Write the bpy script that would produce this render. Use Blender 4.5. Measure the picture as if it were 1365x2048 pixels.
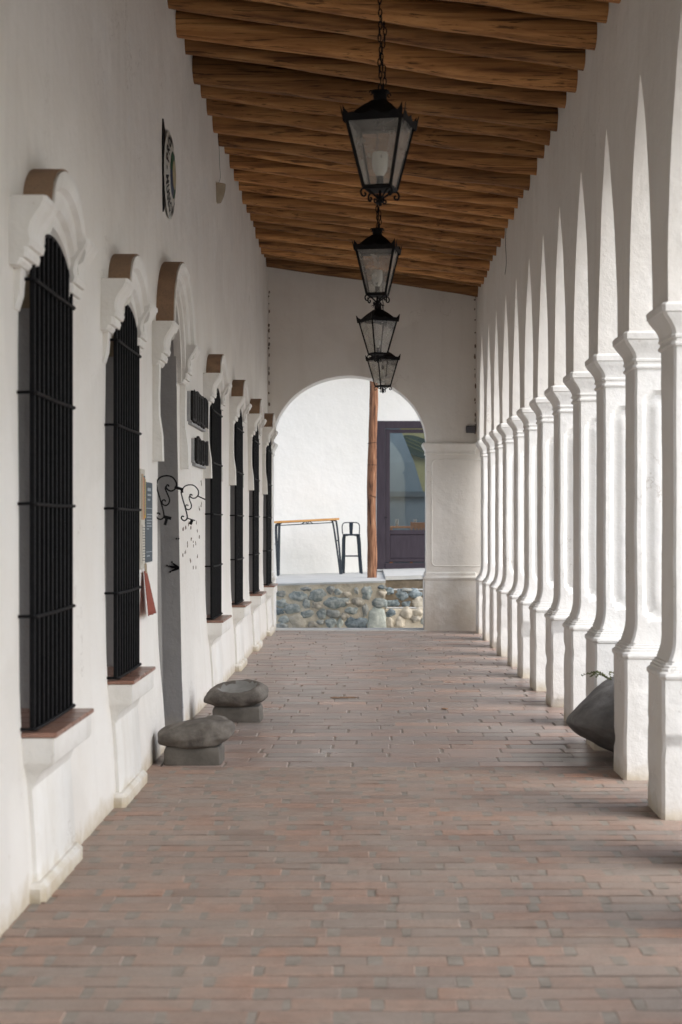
import bpy, math, random
from mathutils import Vector, Matrix, Euler, noise
R = math.radians
rng = random.Random(7)
scene = bpy.context.scene
for _o in list(bpy.data.objects):
    bpy.data.objects.remove(_o)
COL = scene.collection

# ------------------------------------------------------------------ camera
F_PX = 3300.0            # focal length in pixels of the 2048 px high photograph
CAM_H = 1.5
cd = bpy.data.cameras.new('camera')
cam = bpy.data.objects.new('camera', cd)
COL.objects.link(cam)
cam.location = (0, 0, CAM_H)
cam.rotation_euler = (R(90), 0, 0)
cd.sensor_fit = 'VERTICAL'
cd.sensor_height = 36
cd.sensor_width = 24
cd.lens = F_PX / 2048 * 36
cd.shift_x = -(735 - 682.5) / 2048
cd.shift_y = (1046 - 1024) / 2048
cd.clip_start = 0.05
cd.clip_end = 2000
cd.dof.use_dof = True
cd.dof.focus_distance = 15.0
cd.dof.aperture_fstop = 3.5
scene.camera = cam

# ------------------------------------------------------------------ sky, sun, exposure
w = bpy.data.worlds.new('World')
scene.world = w
w.use_nodes = True
nt = w.node_tree
for n in list(nt.nodes):
    nt.nodes.remove(n)
sky = nt.nodes.new('ShaderNodeTexSky')
sky.sky_type = 'NISHITA'
sky.sun_disc = False
SUN_TO = Vector((0.69, -0.35, 0.64)).normalized()      # towards the veiled sun: across the street, slightly behind the camera
sky.sun_elevation = math.asin(SUN_TO.z)
sky.sun_rotation = math.atan2(SUN_TO.x, SUN_TO.y)
sky.air_density = 1.0
sky.dust_density = 1.5
sky.ozone_density = 1.0
hs = nt.nodes.new('ShaderNodeHueSaturation')
hs.inputs['Saturation'].default_value = 0.72            # thin cloud: a paler sky
bg = nt.nodes.new('ShaderNodeBackground')
bg.inputs['Strength'].default_value = 0.15
wo = nt.nodes.new('ShaderNodeOutputWorld')
nt.links.new(sky.outputs[0], hs.inputs['Color'])
nt.links.new(hs.outputs[0], bg.inputs['Color'])
nt.links.new(bg.outputs[0], wo.inputs['Surface'])

sd = bpy.data.lights.new('sun', 'SUN')
sd.energy = 1.0
sd.angle = R(55)
sd.color = (1.0, 0.99, 0.975)
sun = bpy.data.objects.new('sun', sd)
COL.objects.link(sun)
sun.location = (20, -4, 16)
sun.rotation_euler = SUN_TO.to_track_quat('Z', 'Y').to_euler()

scene.view_settings.view_transform = 'Standard'
scene.view_settings.look = 'None'
scene.view_settings.exposure = 1.28
scene.view_settings.gamma = 1.0
scene.view_settings.use_curve_mapping = False
scene.render.engine = 'CYCLES'
cy = scene.cycles
cy.use_denoising = True
cy.max_bounces = 14
cy.diffuse_bounces = 10
cy.glossy_bounces = 4
cy.transparent_max_bounces = 12
cy.sample_clamp_indirect = 8.0
cy.caustics_reflective = False
cy.caustics_refractive = False

# ------------------------------------------------------------------ helpers
def base_mat(name, rough=0.8, spec=0.3):
    m = bpy.data.materials.new(name)
    m.use_nodes = True
    t = m.node_tree
    b = t.nodes['Principled BSDF']
    b.inputs['Roughness'].default_value = rough
    b.inputs['Specular IOR Level'].default_value = spec
    return m, t, b

def nd(t, kind, **kw):
    n = t.nodes.new(kind)
    for k, v in kw.items():
        setattr(n, k, v)
    return n

def noise_tex(t, vec, scale, detail=4, rough=0.55, dist=0.0):
    n = nd(t, 'ShaderNodeTexNoise')
    n.inputs['Scale'].default_value = scale
    n.inputs['Detail'].default_value = detail
    n.inputs['Roughness'].default_value = rough
    n.inputs['Distortion'].default_value = dist
    if vec is not None:
        t.links.new(vec, n.inputs['Vector'])
    return n

def ramp(t, fac, stops):
    r = nd(t, 'ShaderNodeValToRGB')
    e = r.color_ramp.elements
    while len(e) > 1:
        e.remove(e[-1])
    e[0].position = stops[0][0]; e[0].color = (*stops[0][1], 1)
    for p, c in stops[1:]:
        x = e.new(p); x.color = (*c, 1)
    t.links.new(fac, r.inputs['Fac'])
    return r

def mixc(t, fac, a, b, mode='MIX'):
    m = nd(t, 'ShaderNodeMix', data_type='RGBA', blend_type=mode)
    for sock, v in ((m.inputs[0], fac), (m.inputs[6], a), (m.inputs[7], b)):
        if hasattr(v, 'links'):
            t.links.new(v, sock)
        elif isinstance(v, (int, float)):
            sock.default_value = v
        else:
            sock.default_value = (*v, 1)
    return m.outputs[2]

def mth(t, op, a, b=None, clamp=False):
    m = nd(t, 'ShaderNodeMath', operation=op, use_clamp=clamp)
    for i, v in enumerate((a, b)):
        if v is None:
            continue
        if hasattr(v, 'links'):
            t.links.new(v, m.inputs[i])
        else:
            m.inputs[i].default_value = v
    return m.outputs[0]

def bump(t, b, h, strength, dist, prev=None):
    n = nd(t, 'ShaderNodeBump')
    n.inputs['Strength'].default_value = strength
    n.inputs['Distance'].default_value = dist
    t.links.new(h, n.inputs['Height'])
    if prev is not None:
        t.links.new(prev, n.inputs['Normal'])
    if b is not None:
        t.links.new(n.outputs[0], b.inputs['Normal'])
    return n.outputs[0]

def world_pos(t):
    return nd(t, 'ShaderNodeNewGeometry').outputs['Position']

def plaster(name, c0, c1, stain=(0.52, 0.44, 0.31), stain_amt=0.8, streak=0.12, scale=1.0, rise=0.22, soft=9.0, patch=0.28):
    m, t, b = base_mat(name, 0.88, 0.2)
    p = world_pos(t)
    n1 = noise_tex(t, p, 1.3 * scale, 5, 0.6)
    col = mixc(t, ramp(t, n1.outputs['Fac'], [(0.35, (0, 0, 0)), (0.65, (1, 1, 1))]).outputs[0], c0, c1)
    n0 = noise_tex(t, p, 0.55 * scale, 3, 0.5, 0.6)
    col = mixc(t, mth(t, 'MULTIPLY', ramp(t, n0.outputs['Fac'], [(0.50, (0, 0, 0)), (0.54, (1, 1, 1))]).outputs[0], patch), col, tuple(x * 0.86 for x in c1))
    vo = nd(t, 'ShaderNodeTexVoronoi', feature='DISTANCE_TO_EDGE'); vo.inputs['Scale'].default_value = 0.8
    wob = nd(t, 'ShaderNodeVectorMath', operation='ADD')
    wn_ = noise_tex(t, p, 3.0, 4, 0.6)
    t.links.new(p, wob.inputs[0]); t.links.new(wn_.outputs['Color'], wob.inputs[1]); t.links.new(wob.outputs[0], vo.inputs['Vector'])
    hair = ramp(t, vo.outputs['Distance'], [(0.0, (1, 1, 1)), (0.006, (0, 0, 0))]).outputs[0]
    brk = ramp(t, noise_tex(t, p, 1.1, 2).outputs['Fac'], [(0.52, (0, 0, 0)), (0.62, (1, 1, 1))]).outputs[0]
    col = mixc(t, mth(t, 'MULTIPLY', mth(t, 'MULTIPLY', hair, brk), patch * 1.6), col, (0.36, 0.31, 0.26))
    # faint vertical run marks
    mp = nd(t, 'ShaderNodeMapping'); mp.inputs['Scale'].default_value = (7, 7, 0.45)
    t.links.new(p, mp.inputs['Vector'])
    n2 = noise_tex(t, mp.outputs[0], 1.0, 4, 0.6)
    f2 = ramp(t, n2.outputs['Fac'], [(0.52, (0, 0, 0)), (0.75, (1, 1, 1))]).outputs[0]
    col = mixc(t, mth(t, 'MULTIPLY', f2, streak), col, (0.50, 0.45, 0.38))
    # splashed earth along the foot of the wall
    sx = nd(t, 'ShaderNodeSeparateXYZ'); t.links.new(p, sx.inputs[0])
    n3 = noise_tex(t, p, 6.0, 5, 0.65)
    edge = mth(t, 'SUBTRACT', mth(t, 'MULTIPLY', n3.outputs['Fac'], rise), sx.outputs['Z'])
    f3 = mth(t, 'MULTIPLY', mth(t, 'MULTIPLY', edge, soft, clamp=True), stain_amt)
    col = mixc(t, f3, col, stain)
    # specks and chips
    n4 = noise_tex(t, p, 26.0, 3, 0.5)
    f4 = ramp(t, n4.outputs['Fac'], [(0.70, (0, 0, 0)), (0.76, (1, 1, 1))]).outputs[0]
    col = mixc(t, mth(t, 'MULTIPLY', f4, 0.25), col, (0.42, 0.36, 0.29))
    t.links.new(col, b.inputs['Base Color'])
    h1 = noise_tex(t, p, 5.0, 6, 0.6)
    h2 = noise_tex(t, p, 60.0, 3, 0.6)
    nn = bump(t, None, h1.outputs['Fac'], 0.40, 0.035)
    bump(t, b, h2.outputs['Fac'], 0.25, 0.004, nn)
    return m

M = {}
M['white'] = plaster('white_limewash', (0.83, 0.81, 0.77), (0.785, 0.755, 0.705))
M['trim'] = plaster('white_trim_limewash', (0.83, 0.82, 0.79), (0.77, 0.75, 0.705), stain_amt=0.9, streak=0.2, scale=2.5)
M['column'] = plaster('column_limewash', (0.82, 0.81, 0.785), (0.78, 0.765, 0.73), stain_amt=0.75, streak=0.10, scale=2)
M['pier'] = plaster('stained_pier_limewash', (0.77, 0.755, 0.725), (0.66, 0.63, 0.575), stain=(0.40, 0.29, 0.20), stain_amt=0.30, streak=0.22, scale=3, rise=1.15, soft=2.2)
M['far_white'] = plaster('far_wall_limewash', (0.83, 0.80, 0.745), (0.80, 0.77, 0.71), stain_amt=0.0, streak=0.04, patch=0.06)
M['reveal'] = plaster('grey_reveal_plaster', (0.37, 0.365, 0.36), (0.33, 0.325, 0.32), stain_amt=0.3, streak=0.15)  # plain grey for the jambs, darker than the walls
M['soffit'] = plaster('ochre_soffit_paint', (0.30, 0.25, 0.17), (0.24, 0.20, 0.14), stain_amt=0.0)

def rnd_fac(t):
    g = nd(t, 'ShaderNodeNewGeometry')
    oi = nd(t, 'ShaderNodeObjectInfo')
    return mth(t, 'FRACT', mth(t, 'ADD', g.outputs['Random Per Island'], oi.outputs['Random']))

def brick_mat(name, stops, dust, rough, dust_amt, relief=0.5):
    m, t, b = base_mat(name, rough, 0.35)
    p = world_pos(t)
    r = rnd_fac(t)
    col = ramp(t, r, stops).outputs[0]
    n1 = noise_tex(t, p, 14.0, 5, 0.65)
    col = mixc(t, ramp(t, n1.outputs['Fac'], [(0.40, (0, 0, 0)), (0.74, (0.42, 0.42, 0.42))]).outputs[0], col, (0.10, 0.07, 0.055), 'MIX')
    n2 = noise_tex(t, p, 2.2, 5, 0.6)
    f = mth(t, 'MULTIPLY', ramp(t, n2.outputs['Fac'], [(0.30, (0.12, 0.12, 0.12)), (0.70, (1, 1, 1))]).outputs[0], dust_amt)
    col = mixc(t, f, col, dust)
    n3 = noise_tex(t, p, 90.0, 2, 0.5)
    col = mixc(t, mth(t, 'MULTIPLY', ramp(t, n3.outputs['Fac'], [(0.55, (0, 0, 0)), (0.75, (1, 1, 1))]).outputs[0], 0.35), col, (0.09, 0.075, 0.065))
    t.links.new(col, b.inputs['Base Color'])
    rr = ramp(t, n2.outputs['Fac'], [(0.3, (rough - 0.1,) * 3), (0.7, (min(1, rough + 0.15),) * 3)]).outputs[0]
    t.links.new(rr, b.inputs['Roughness'])
    nn = bump(t, None, n1.outputs['Fac'], relief, 0.008)
    bump(t, b, n3.outputs['Fac'], relief * 0.6, 0.002, nn)
    return m
M['brick'] = brick_mat('worn_clay_brick', [(0.0, (0.24, 0.165, 0.13)), (0.2, (0.37, 0.225, 0.165)), (0.4, (0.32, 0.225, 0.18)), (0.6, (0.42, 0.25, 0.18)), (0.8, (0.29, 0.225, 0.19)), (0.92, (0.36, 0.25, 0.20)), (1.0, (0.44, 0.24, 0.16))], (0.345, 0.305, 0.262), 0.74, 0.74)
M['tile'] = brick_mat('worn_clay_tile', [(0.0, (0.23, 0.15, 0.12)), (0.25, (0.38, 0.225, 0.17)), (0.5, (0.30, 0.215, 0.18)), (0.75, (0.25, 0.20, 0.175)), (0.9, (0.36, 0.235, 0.185)), (1.0, (0.46, 0.25, 0.165))], (0.37, 0.342, 0.32), 0.36, 0.70, 0.18)
M['sill_tile'] = brick_mat('glazed_sill_tile', [(0, (0.27, 0.125, 0.085)), (0.5, (0.33, 0.155, 0.105)), (1, (0.23, 0.105, 0.075))], (0.40, 0.31, 0.25), 0.30, 0.35)
M['coping'] = brick_mat('bare_clay_coping', [(0, (0.27, 0.165, 0.10)), (1, (0.33, 0.20, 0.125))], (0.33, 0.25, 0.17), 0.9, 0.35)

def simple_noise_mat(name, stops, scale, rough=0.85, bs=0.4, bd=0.01, spec=0.3, stretch=None, metallic=0.0, coord='world', rand=0.0):
    m, t, b = base_mat(name, rough, spec)
    p = world_pos(t) if coord == 'world' else nd(t, 'ShaderNodeTexCoord').outputs['Object']
    if stretch:
        mp = nd(t, 'ShaderNodeMapping'); mp.inputs['Scale'].default_value = stretch
        t.links.new(p, mp.inputs['Vector']); p = mp.outputs[0]
    n1 = noise_tex(t, p, scale, 6, 0.62, 0.2)
    col = ramp(t, n1.outputs['Fac'], stops).outputs[0]
    if rand:
        r = rnd_fac(t)
        hsn = nd(t, 'ShaderNodeHueSaturation')
        t.links.new(mth(t, 'ADD', mth(t, 'MULTIPLY', r, rand), 1 - rand / 2), hsn.inputs['Value'])
        t.links.new(col, hsn.inputs['Color']); col = hsn.outputs[0]
    t.links.new(col, b.inputs['Base Color'])
    b.inputs['Metallic'].default_value = metallic
    h = noise_tex(t, p, scale * 3, 5, 0.6)
    nn = bump(t, None, n1.outputs['Fac'], bs, bd)
    bump(t, b, h.outputs['Fac'], bs * 0.6, bd * 0.3, nn)
    return m

M['mortar'] = simple_noise_mat('grey_floor_mortar', [(0.3, (0.235, 0.205, 0.172)), (0.7, (0.335, 0.295, 0.252))], 12, 0.9)
M['street'] = simple_noise_mat('pale_dusty_street', [(0.3, (0.42, 0.39, 0.35)), (0.7, (0.52, 0.485, 0.435))], 1.5, 0.95)
def log_mat():
    m, t, b = base_mat('old_log_wood', 0.78, 0.25)
    p = world_pos(t)
    def stretched(sc):
        mp = nd(t, 'ShaderNodeMapping'); mp.inputs['Scale'].default_value = sc
        t.links.new(p, mp.inputs['Vector']); return mp.outputs[0]
    oi = nd(t, 'ShaderNodeObjectInfo')
    n1 = noise_tex(t, stretched((0.5, 9, 9)), 1.6, 5, 0.6, 0.3)
    col = ramp(t, n1.outputs['Fac'], [(0.28, (0.14, 0.058, 0.020)), (0.44, (0.32, 0.145, 0.046)), (0.60, (0.46, 0.225, 0.074)), (0.80, (0.58, 0.33, 0.13))]).outputs[0]
    n2 = noise_tex(t, stretched((0.5, 34, 34)), 1.5, 4, 0.6, 0.5)
    col = mixc(t, ramp(t, n2.outputs['Fac'], [(0.36, (0.8, 0.8, 0.8)), (0.45, (0, 0, 0))]).outputs[0], col, (0.06, 0.028, 0.012))
    n3 = noise_tex(t, stretched((0.7, 3, 3)), 1.7, 4, 0.6)
    col = mixc(t, ramp(t, n3.outputs['Fac'], [(0.58, (0, 0, 0)), (0.76, (0.55, 0.55, 0.55))]).outputs[0], col, (0.075, 0.036, 0.016))
    hsn = nd(t, 'ShaderNodeHueSaturation')
    t.links.new(mth(t, 'ADD', mth(t, 'MULTIPLY', oi.outputs['Random'], 0.8), 0.55), hsn.inputs['Value'])
    hsn.inputs['Saturation'].default_value = 0.97
    t.links.new(col, hsn.inputs['Color'])
    t.links.new(hsn.outputs[0], b.inputs['Base Color'])
    nn = bump(t, None, n1.outputs['Fac'], 0.7, 0.03)
    bump(t, b, n2.outputs['Fac'], 0.6, 0.010, nn)
    return m
M['log'] = log_mat()
M['cane'] = simple_noise_mat('split_cane', [(0.3, (0.05, 0.028, 0.014)), (0.7, (0.12, 0.07, 0.035))], 20, 0.8)
M['iron'] = simple_noise_mat('black_painted_iron', [(0.35, (0.0035, 0.0035, 0.0045)), (0.7, (0.008, 0.008, 0.009))], 30, 0.6, 0.3, 0.002, spec=0.12)
M['lantern_iron'] = simple_noise_mat('sooty_lantern_iron', [(0.35, (0.005, 0.005, 0.006)), (0.62, (0.009, 0.008, 0.008)), (0.8, (0.035, 0.02, 0.012))], 14, 0.65, 0.3, 0.002, spec=0.12)
M['grind'] = simple_noise_mat('grey_river_stone', [(0.3, (0.085, 0.075, 0.066)), (0.5, (0.145, 0.13, 0.113)), (0.75, (0.22, 0.20, 0.175))], 11, 0.85, 0.7, 0.02)
M['dish'] = simple_noise_mat('ground_smooth_stone', [(0.3, (0.20, 0.20, 0.19)), (0.7, (0.27, 0.265, 0.25))], 8, 0.6, 0.15, 0.004)
M['block'] = simple_noise_mat('grey_stone_block', [(0.3, (0.10, 0.092, 0.08)), (0.7, (0.17, 0.155, 0.135))], 9, 0.9, 0.7, 0.015)
M['boulder'] = simple_noise_mat('dark_boulder', [(0.28, (0.08, 0.078, 0.076)), (0.5, (0.16, 0.155, 0.15)), (0.72, (0.25, 0.244, 0.236))], 5.0, 0.6, 0.7, 0.03)
M['wall_mortar'] = simple_noise_mat('sandy_wall_mortar', [(0.3, (0.46, 0.40, 0.30)), (0.6, (0.58, 0.52, 0.41)), (0.8, (0.68, 0.62, 0.52))], 7, 0.95, 0.8, 0.03)
M['dark_mortar'] = simple_noise_mat('shaded_step_mortar', [(0.3, (0.10, 0.08, 0.055)), (0.6, (0.17, 0.135, 0.095)), (0.8, (0.27, 0.23, 0.17))], 7, 0.9, 0.8, 0.03)  # shade on the upper risers put into a darker mortar
M['slab'] = simple_noise_mat('pale_platform_cement', [(0.3, (0.42, 0.42, 0.40)), (0.7, (0.56, 0.55, 0.52))], 3, 0.8, 0.3, 0.01)
for key, a, c in (('s_blue', (0.18, 0.215, 0.21), (0.47, 0.485, 0.45)), ('s_dark', (0.08, 0.11, 0.125), (0.28, 0.32, 0.33)),
                  ('s_grey', (0.22, 0.23, 0.215), (0.42, 0.42, 0.38)), ('s_tan', (0.30, 0.27, 0.22), (0.50, 0.46, 0.38)),
                  ('s_cream', (0.44, 0.39, 0.30), (0.60, 0.54, 0.44)), ('s_pale', (0.36, 0.39, 0.35), (0.50, 0.52, 0.46))):
    M[key] = simple_noise_mat('cobble_' + key[2:], [(0.36, a), (0.66, c)], 17, 0.8, 0.8, 0.012, rand=0.3)
M['post'] = simple_noise_mat('weathered_post_wood', [(0.33, (0.045, 0.022, 0.014)), (0.45, (0.19, 0.085, 0.045)), (0.58, (0.27, 0.13, 0.07)), (0.72, (0.40, 0.22, 0.125))], 4, 0.8, 1.0, 0.03, stretch=(7, 7, 0.8))
M['table_wood'] = simple_noise_mat('honey_varnished_wood', [(0.3, (0.50, 0.24, 0.07)), (0.7, (0.66, 0.36, 0.13))], 5, 0.45, 0.2, 0.003, stretch=(1, 6, 6))
M['purple'] = simple_noise_mat('plum_door_paint', [(0.3, (0.031, 0.022, 0.029)), (0.7, (0.046, 0.034, 0.043))], 4, 0.55, 0.25, 0.006, stretch=(6, 6, 1))
M['blue_grey'] = simple_noise_mat('blue_grey_chimney_paint', [(0.3, (0.095, 0.125, 0.14)), (0.7, (0.13, 0.165, 0.18))], 3, 0.8, 0.3, 0.01)
M['yellow'] = simple_noise_mat('mustard_room_paint', [(0.3, (0.21, 0.19, 0.085)), (0.7, (0.27, 0.245, 0.115))], 2, 0.85, 0.3, 0.01)
M['green_dark'] = simple_noise_mat('dark_green_board', [(0.3, (0.010, 0.022, 0.014)), (0.7, (0.022, 0.045, 0.03))], 6, 0.5, 0.2, 0.003)
M['orange_wood'] = simple_noise_mat('orange_chair_wood', [(0.3, (0.42, 0.15, 0.05)), (0.7, (0.58, 0.25, 0.10))], 6, 0.45, 0.2, 0.003, stretch=(6, 6, 1))
M['steel_dark'] = simple_noise_mat('navy_painted_steel', [(0.3, (0.010, 0.016, 0.024)), (0.7, (0.018, 0.026, 0.036))], 20, 0.4, 0.1, 0.001)
M['plaque'] = simple_noise_mat('charred_wood_plaque', [(0.3, (0.006, 0.006, 0.007)), (0.66, (0.02, 0.018, 0.017)), (0.8, (0.10, 0.08, 0.06))], 22, 0.7, 1.0, 0.02, stretch=(4, 4, 0.6))
M['plaque_back'] = simple_noise_mat('grey_plaque_backing', [(0.3, (0.30, 0.31, 0.32)), (0.7, (0.42, 0.42, 0.42))], 12, 0.8)
M['bulb'] = base_mat('milky_bulb_glass', 0.25, 0.5)[0]; M['bulb'].node_tree.nodes['Principled BSDF'].inputs['Base Color'].default_value = (0.80, 0.79, 0.74, 1)
M['bulb_base'] = base_mat('black_bulb_socket', 0.5, 0.4)[0]; M['bulb_base'].node_tree.nodes['Principled BSDF'].inputs['Base Color'].default_value = (0.02, 0.02, 0.022, 1)
M['fixture'] = simple_noise_mat('clay_wall_shade', [(0.3, (0.33, 0.28, 0.20)), (0.7, (0.42, 0.36, 0.27))], 9, 0.9)
M['crack'] = simple_noise_mat('crumbled_seam', [(0.3, (0.10, 0.075, 0.055)), (0.7, (0.26, 0.20, 0.15))], 30, 0.95)
M['leaf'] = simple_noise_mat('sprig_leaf', [(0.3, (0.07, 0.09, 0.03)), (0.7, (0.14, 0.15, 0.06))], 30, 0.7)
M['grey_box'] = base_mat('grey_plastic_box', 0.5, 0.4)[0]; M['grey_box'].node_tree.nodes['Principled BSDF'].inputs['Base Color'].default_value = (0.11, 0.11, 0.125, 1)

def flat(name, c, rough=0.7):
    m, t, b = base_mat(name, rough, 0.3)
    p = world_pos(t)
    n = noise_tex(t, p, 18, 4)
    t.links.new(mixc(t, mth(t, 'MULTIPLY', n.outputs['Fac'], 0.35), c, tuple(x * 0.6 for x in c)), b.inputs['Base Color'])
    return m
M['enamel'] = flat('white_enamel', (0.62, 0.62, 0.57), 0.4)
M['ink'] = flat('black_print', (0.012, 0.012, 0.016), 0.5)
M['sign_green'] = flat('green_print', (0.03, 0.11, 0.055), 0.5)
M['sign_blue'] = flat('blue_print', (0.05, 0.08, 0.14), 0.5)
M['sign_sand'] = flat('sand_print', (0.42, 0.36, 0.22), 0.5)
M['paper'] = flat('aged_paper', (0.62, 0.59, 0.52), 0.8)
M['paper_tan'] = flat('tan_paper', (0.50, 0.40, 0.28), 0.8)
M['paper_orange'] = flat('orange_print', (0.62, 0.20, 0.06), 0.7)
M['paper_yellow'] = flat('yellow_print', (0.70, 0.50, 0.10), 0.7)
M['paper_teal'] = flat('teal_print', (0.05, 0.22, 0.25), 0.7)
M['slate'] = flat('slate_board', (0.065, 0.09, 0.11), 0.6)
M['chalk'] = flat('pale_lettering', (0.42, 0.47, 0.50), 0.8)
M['red_cloth'] = flat('brick_red_cloth', (0.30, 0.085, 0.06), 0.9)
M['pink_tape'] = flat('faded_red_tape', (0.52, 0.22, 0.17), 0.8)

def glass_mat(name, tint, dust, clear):
    m = bpy.data.materials.new(name); m.use_nodes = True
    t = m.node_tree
    for n in list(t.nodes):
        t.nodes.remove(n)
    o = nd(t, 'ShaderNodeOutputMaterial')
    tr = nd(t, 'ShaderNodeBsdfTransparent'); tr.inputs[0].default_value = (*tint, 1)
    gl = nd(t, 'ShaderNodeBsdfGlossy'); gl.inputs['Roughness'].default_value = 0.03
    fr = nd(t, 'ShaderNodeFresnel'); fr.inputs[0].default_value = 1.5
    a = nd(t, 'ShaderNodeMixShader')
    t.links.new(fr.outputs[0], a.inputs[0]); t.links.new(tr.outputs[0], a.inputs[1]); t.links.new(gl.outputs[0], a.inputs[2])
    last = a
    if dust:
        p = world_pos(t)
        n = noise_tex(t, p, 9, 5, 0.6)
        df = nd(t, 'ShaderNodeBsdfDiffuse'); df.inputs[0].default_value = (*dust, 1)
        tl = nd(t, 'ShaderNodeBsdfTranslucent'); tl.inputs[0].default_value = (*dust, 1)
        dd = nd(t, 'ShaderNodeMixShader'); dd.inputs[0].default_value = 0.5
        t.links.new(df.outputs[0], dd.inputs[1]); t.links.new(tl.outputs[0], dd.inputs[2])
        b2 = nd(t, 'ShaderNodeMixShader')
        f = ramp(t, n.outputs['Fac'], [(0.3, ((1 - clear) * 0.8,) * 3), (0.7, (min(1, (1 - clear) * 1.2),) * 3)])
        t.links.new(f.outputs[0], b2.inputs[0]); t.links.new(a.outputs[0], b2.inputs[1]); t.links.new(dd.outputs[0], b2.inputs[2])
        last = b2
    t.links.new(last.outputs[0], o.inputs['Surface'])
    return m
M['lantern_glass'] = glass_mat('dusty_lantern_glass', (0.90, 0.90, 0.88), (0.74, 0.71, 0.66), 0.72)
M['door_glass'] = glass_mat('door_glass', (0.86, 0.90, 0.92), None, 1.0)

def tag(o, label=None, cat=None, group=None, kind=None):
    for k, v in (('label', label), ('category', cat), ('group', group), ('kind', kind)):
        if v:
            o[k] = v
    return o

def empty(name, loc=(0, 0, 0), parent=None, rz=0.0):
    o = bpy.data.objects.new(name, None)
    o.empty_display_size = 0.1
    COL.objects.link(o)
    o.location = loc
    o.rotation_euler = (0, 0, rz)
    o.parent = parent
    return o

def finish(me, mat, smooth):
    me.materials.append(M[mat] if isinstance(mat, str) else mat)
    me.validate()
    if smooth:
        me.shade_smooth()
        me.set_sharp_from_angle(angle=R(smooth if smooth is not True else 40))

def mobj(name, vf, mat, parent=None, smooth=False, loc=(0, 0, 0), world=False):
    """one mesh object; vf = (verts, faces). world=True: verts are world coords, moved to the origin of the (unrotated) parent or to loc."""
    v, f = vf
    off = Vector((0, 0, 0))
    if world:
        if parent is not None:
            q = parent
            while q is not None:
                off += Vector(q.location); q = q.parent
            off += Vector(loc)
        else:
            off = Vector(loc)
    me = bpy.data.meshes.new(name)
    me.from_pydata([tuple(Vector(p) - off) for p in v], [], f)
    finish(me, mat, smooth)
    o = bpy.data.objects.new(name, me)
    COL.objects.link(o)
    o.location = loc
    o.parent = parent
    return o

def dup(o, parent=None):
    c = o.copy()
    COL.objects.link(c)
    c.parent = parent
    for ch in list(o.children):
        dup(ch, c)
    return c

def join(*parts):
    V, Fc = [], []
    for v, f in parts:
        n = len(V)
        V += [tuple(p) for p in v]
        Fc += [tuple(i + n for i in q) for q in f]
    return V, Fc

def xf(vf, m):
    return [tuple(m @ Vector(p)) for p in vf[0]], vf[1]

def box(x0, x1, y0, y1, z0, z1, ch=0.0):
    if ch <= 0:
        v = [(x, y, z) for z in (z0, z1) for y in (y0, y1) for x in (x0, x1)]
        f = [(0, 2, 3, 1), (4, 5, 7, 6), (0, 1, 5, 4), (2, 6, 7, 3), (0, 4, 6, 2), (1, 3, 7, 5)]
        return v, f
    c = min(ch, (x1 - x0) / 2.01, (y1 - y0) / 2.01, (z1 - z0) / 2.01)
    rings = []
    for z, i in ((z0, c), (z0 + c, 0), (z1 - c, 0), (z1, c)):
        a, b_, d, e = x0 + i, x1 - i, y0 + i, y1 - i
        k = c if i == 0 else c * 0.5
        rings.append([(a + k, d, z), (b_ - k, d, z), (b_, d + k, z), (b_, e - k, z), (b_ - k, e, z), (a + k, e, z), (a, e - k, z), (a, d + k, z)])
    return loft(rings)

def loft(rings, cap=True, closed=True):
    n = len(rings[0])
    v = [p for r in rings for p in r]
    f = []
    for k in range(len(rings) - 1):
        for i in range(n if closed else n - 1):
            j = (i + 1) % n
            f.append((k * n + i, k * n + j, (k + 1) * n + j, (k + 1) * n + i))
    if cap and closed:
        f.append(tuple(reversed(range(n))))
        f.append(tuple(range((len(rings) - 1) * n, len(rings) * n)))
    return v, f

def tube(pts, rad, n=8, cap=True, squash=1.0):
    pts = [Vector(p) for p in pts]
    if not hasattr(rad, '__len__'):
        rad = [rad] * len(pts)
    rings = []
    t0 = (pts[1] - pts[0]).normalized()
    up = Vector((0, 0, 1)) if abs(t0.z) < 0.9 else Vector((0, 1, 0))
    nx = t0.cross(up).normalized()
    for i, p in enumerate(pts):
        if i == 0: t = pts[1] - pts[0]
        elif i == len(pts) - 1: t = pts[-1] - pts[-2]
        else: t = (pts[i + 1] - pts[i - 1])
        t.normalize()
        nx = (nx - t * nx.dot(t)).normalized()
        ny = t.cross(nx)
        rings.append([tuple(p + (nx * math.cos(a) + ny * math.sin(a) * squash) * rad[i]) for a in (2 * math.pi * k / n for k in range(n))])
    return loft(rings, cap)

def lathe(prof, n=16, c=(0, 0, 0)):
    rings = [[(c[0] + r * math.cos(2 * math.pi * k / n), c[1] + r * math.sin(2 * math.pi * k / n), c[2] + z) for k in range(n)] for r, z in prof]
    return loft(rings)

def spline(pts, sub=5):
    P = [Vector(p) for p in pts]
    out = []
    for i in range(len(P) - 1):
        p0, p1, p2, p3 = P[max(i - 1, 0)], P[i], P[i + 1], P[min(i + 2, len(P) - 1)]
        for k in range(sub):
            t = k / sub
            out.append(0.5 * ((2 * p1) + (p2 - p0) * t + (2 * p0 - 5 * p1 + 4 * p2 - p3) * t * t + (3 * p1 - p0 - 3 * p2 + p3) * t ** 3))
    out.append(P[-1])
    return out

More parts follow.
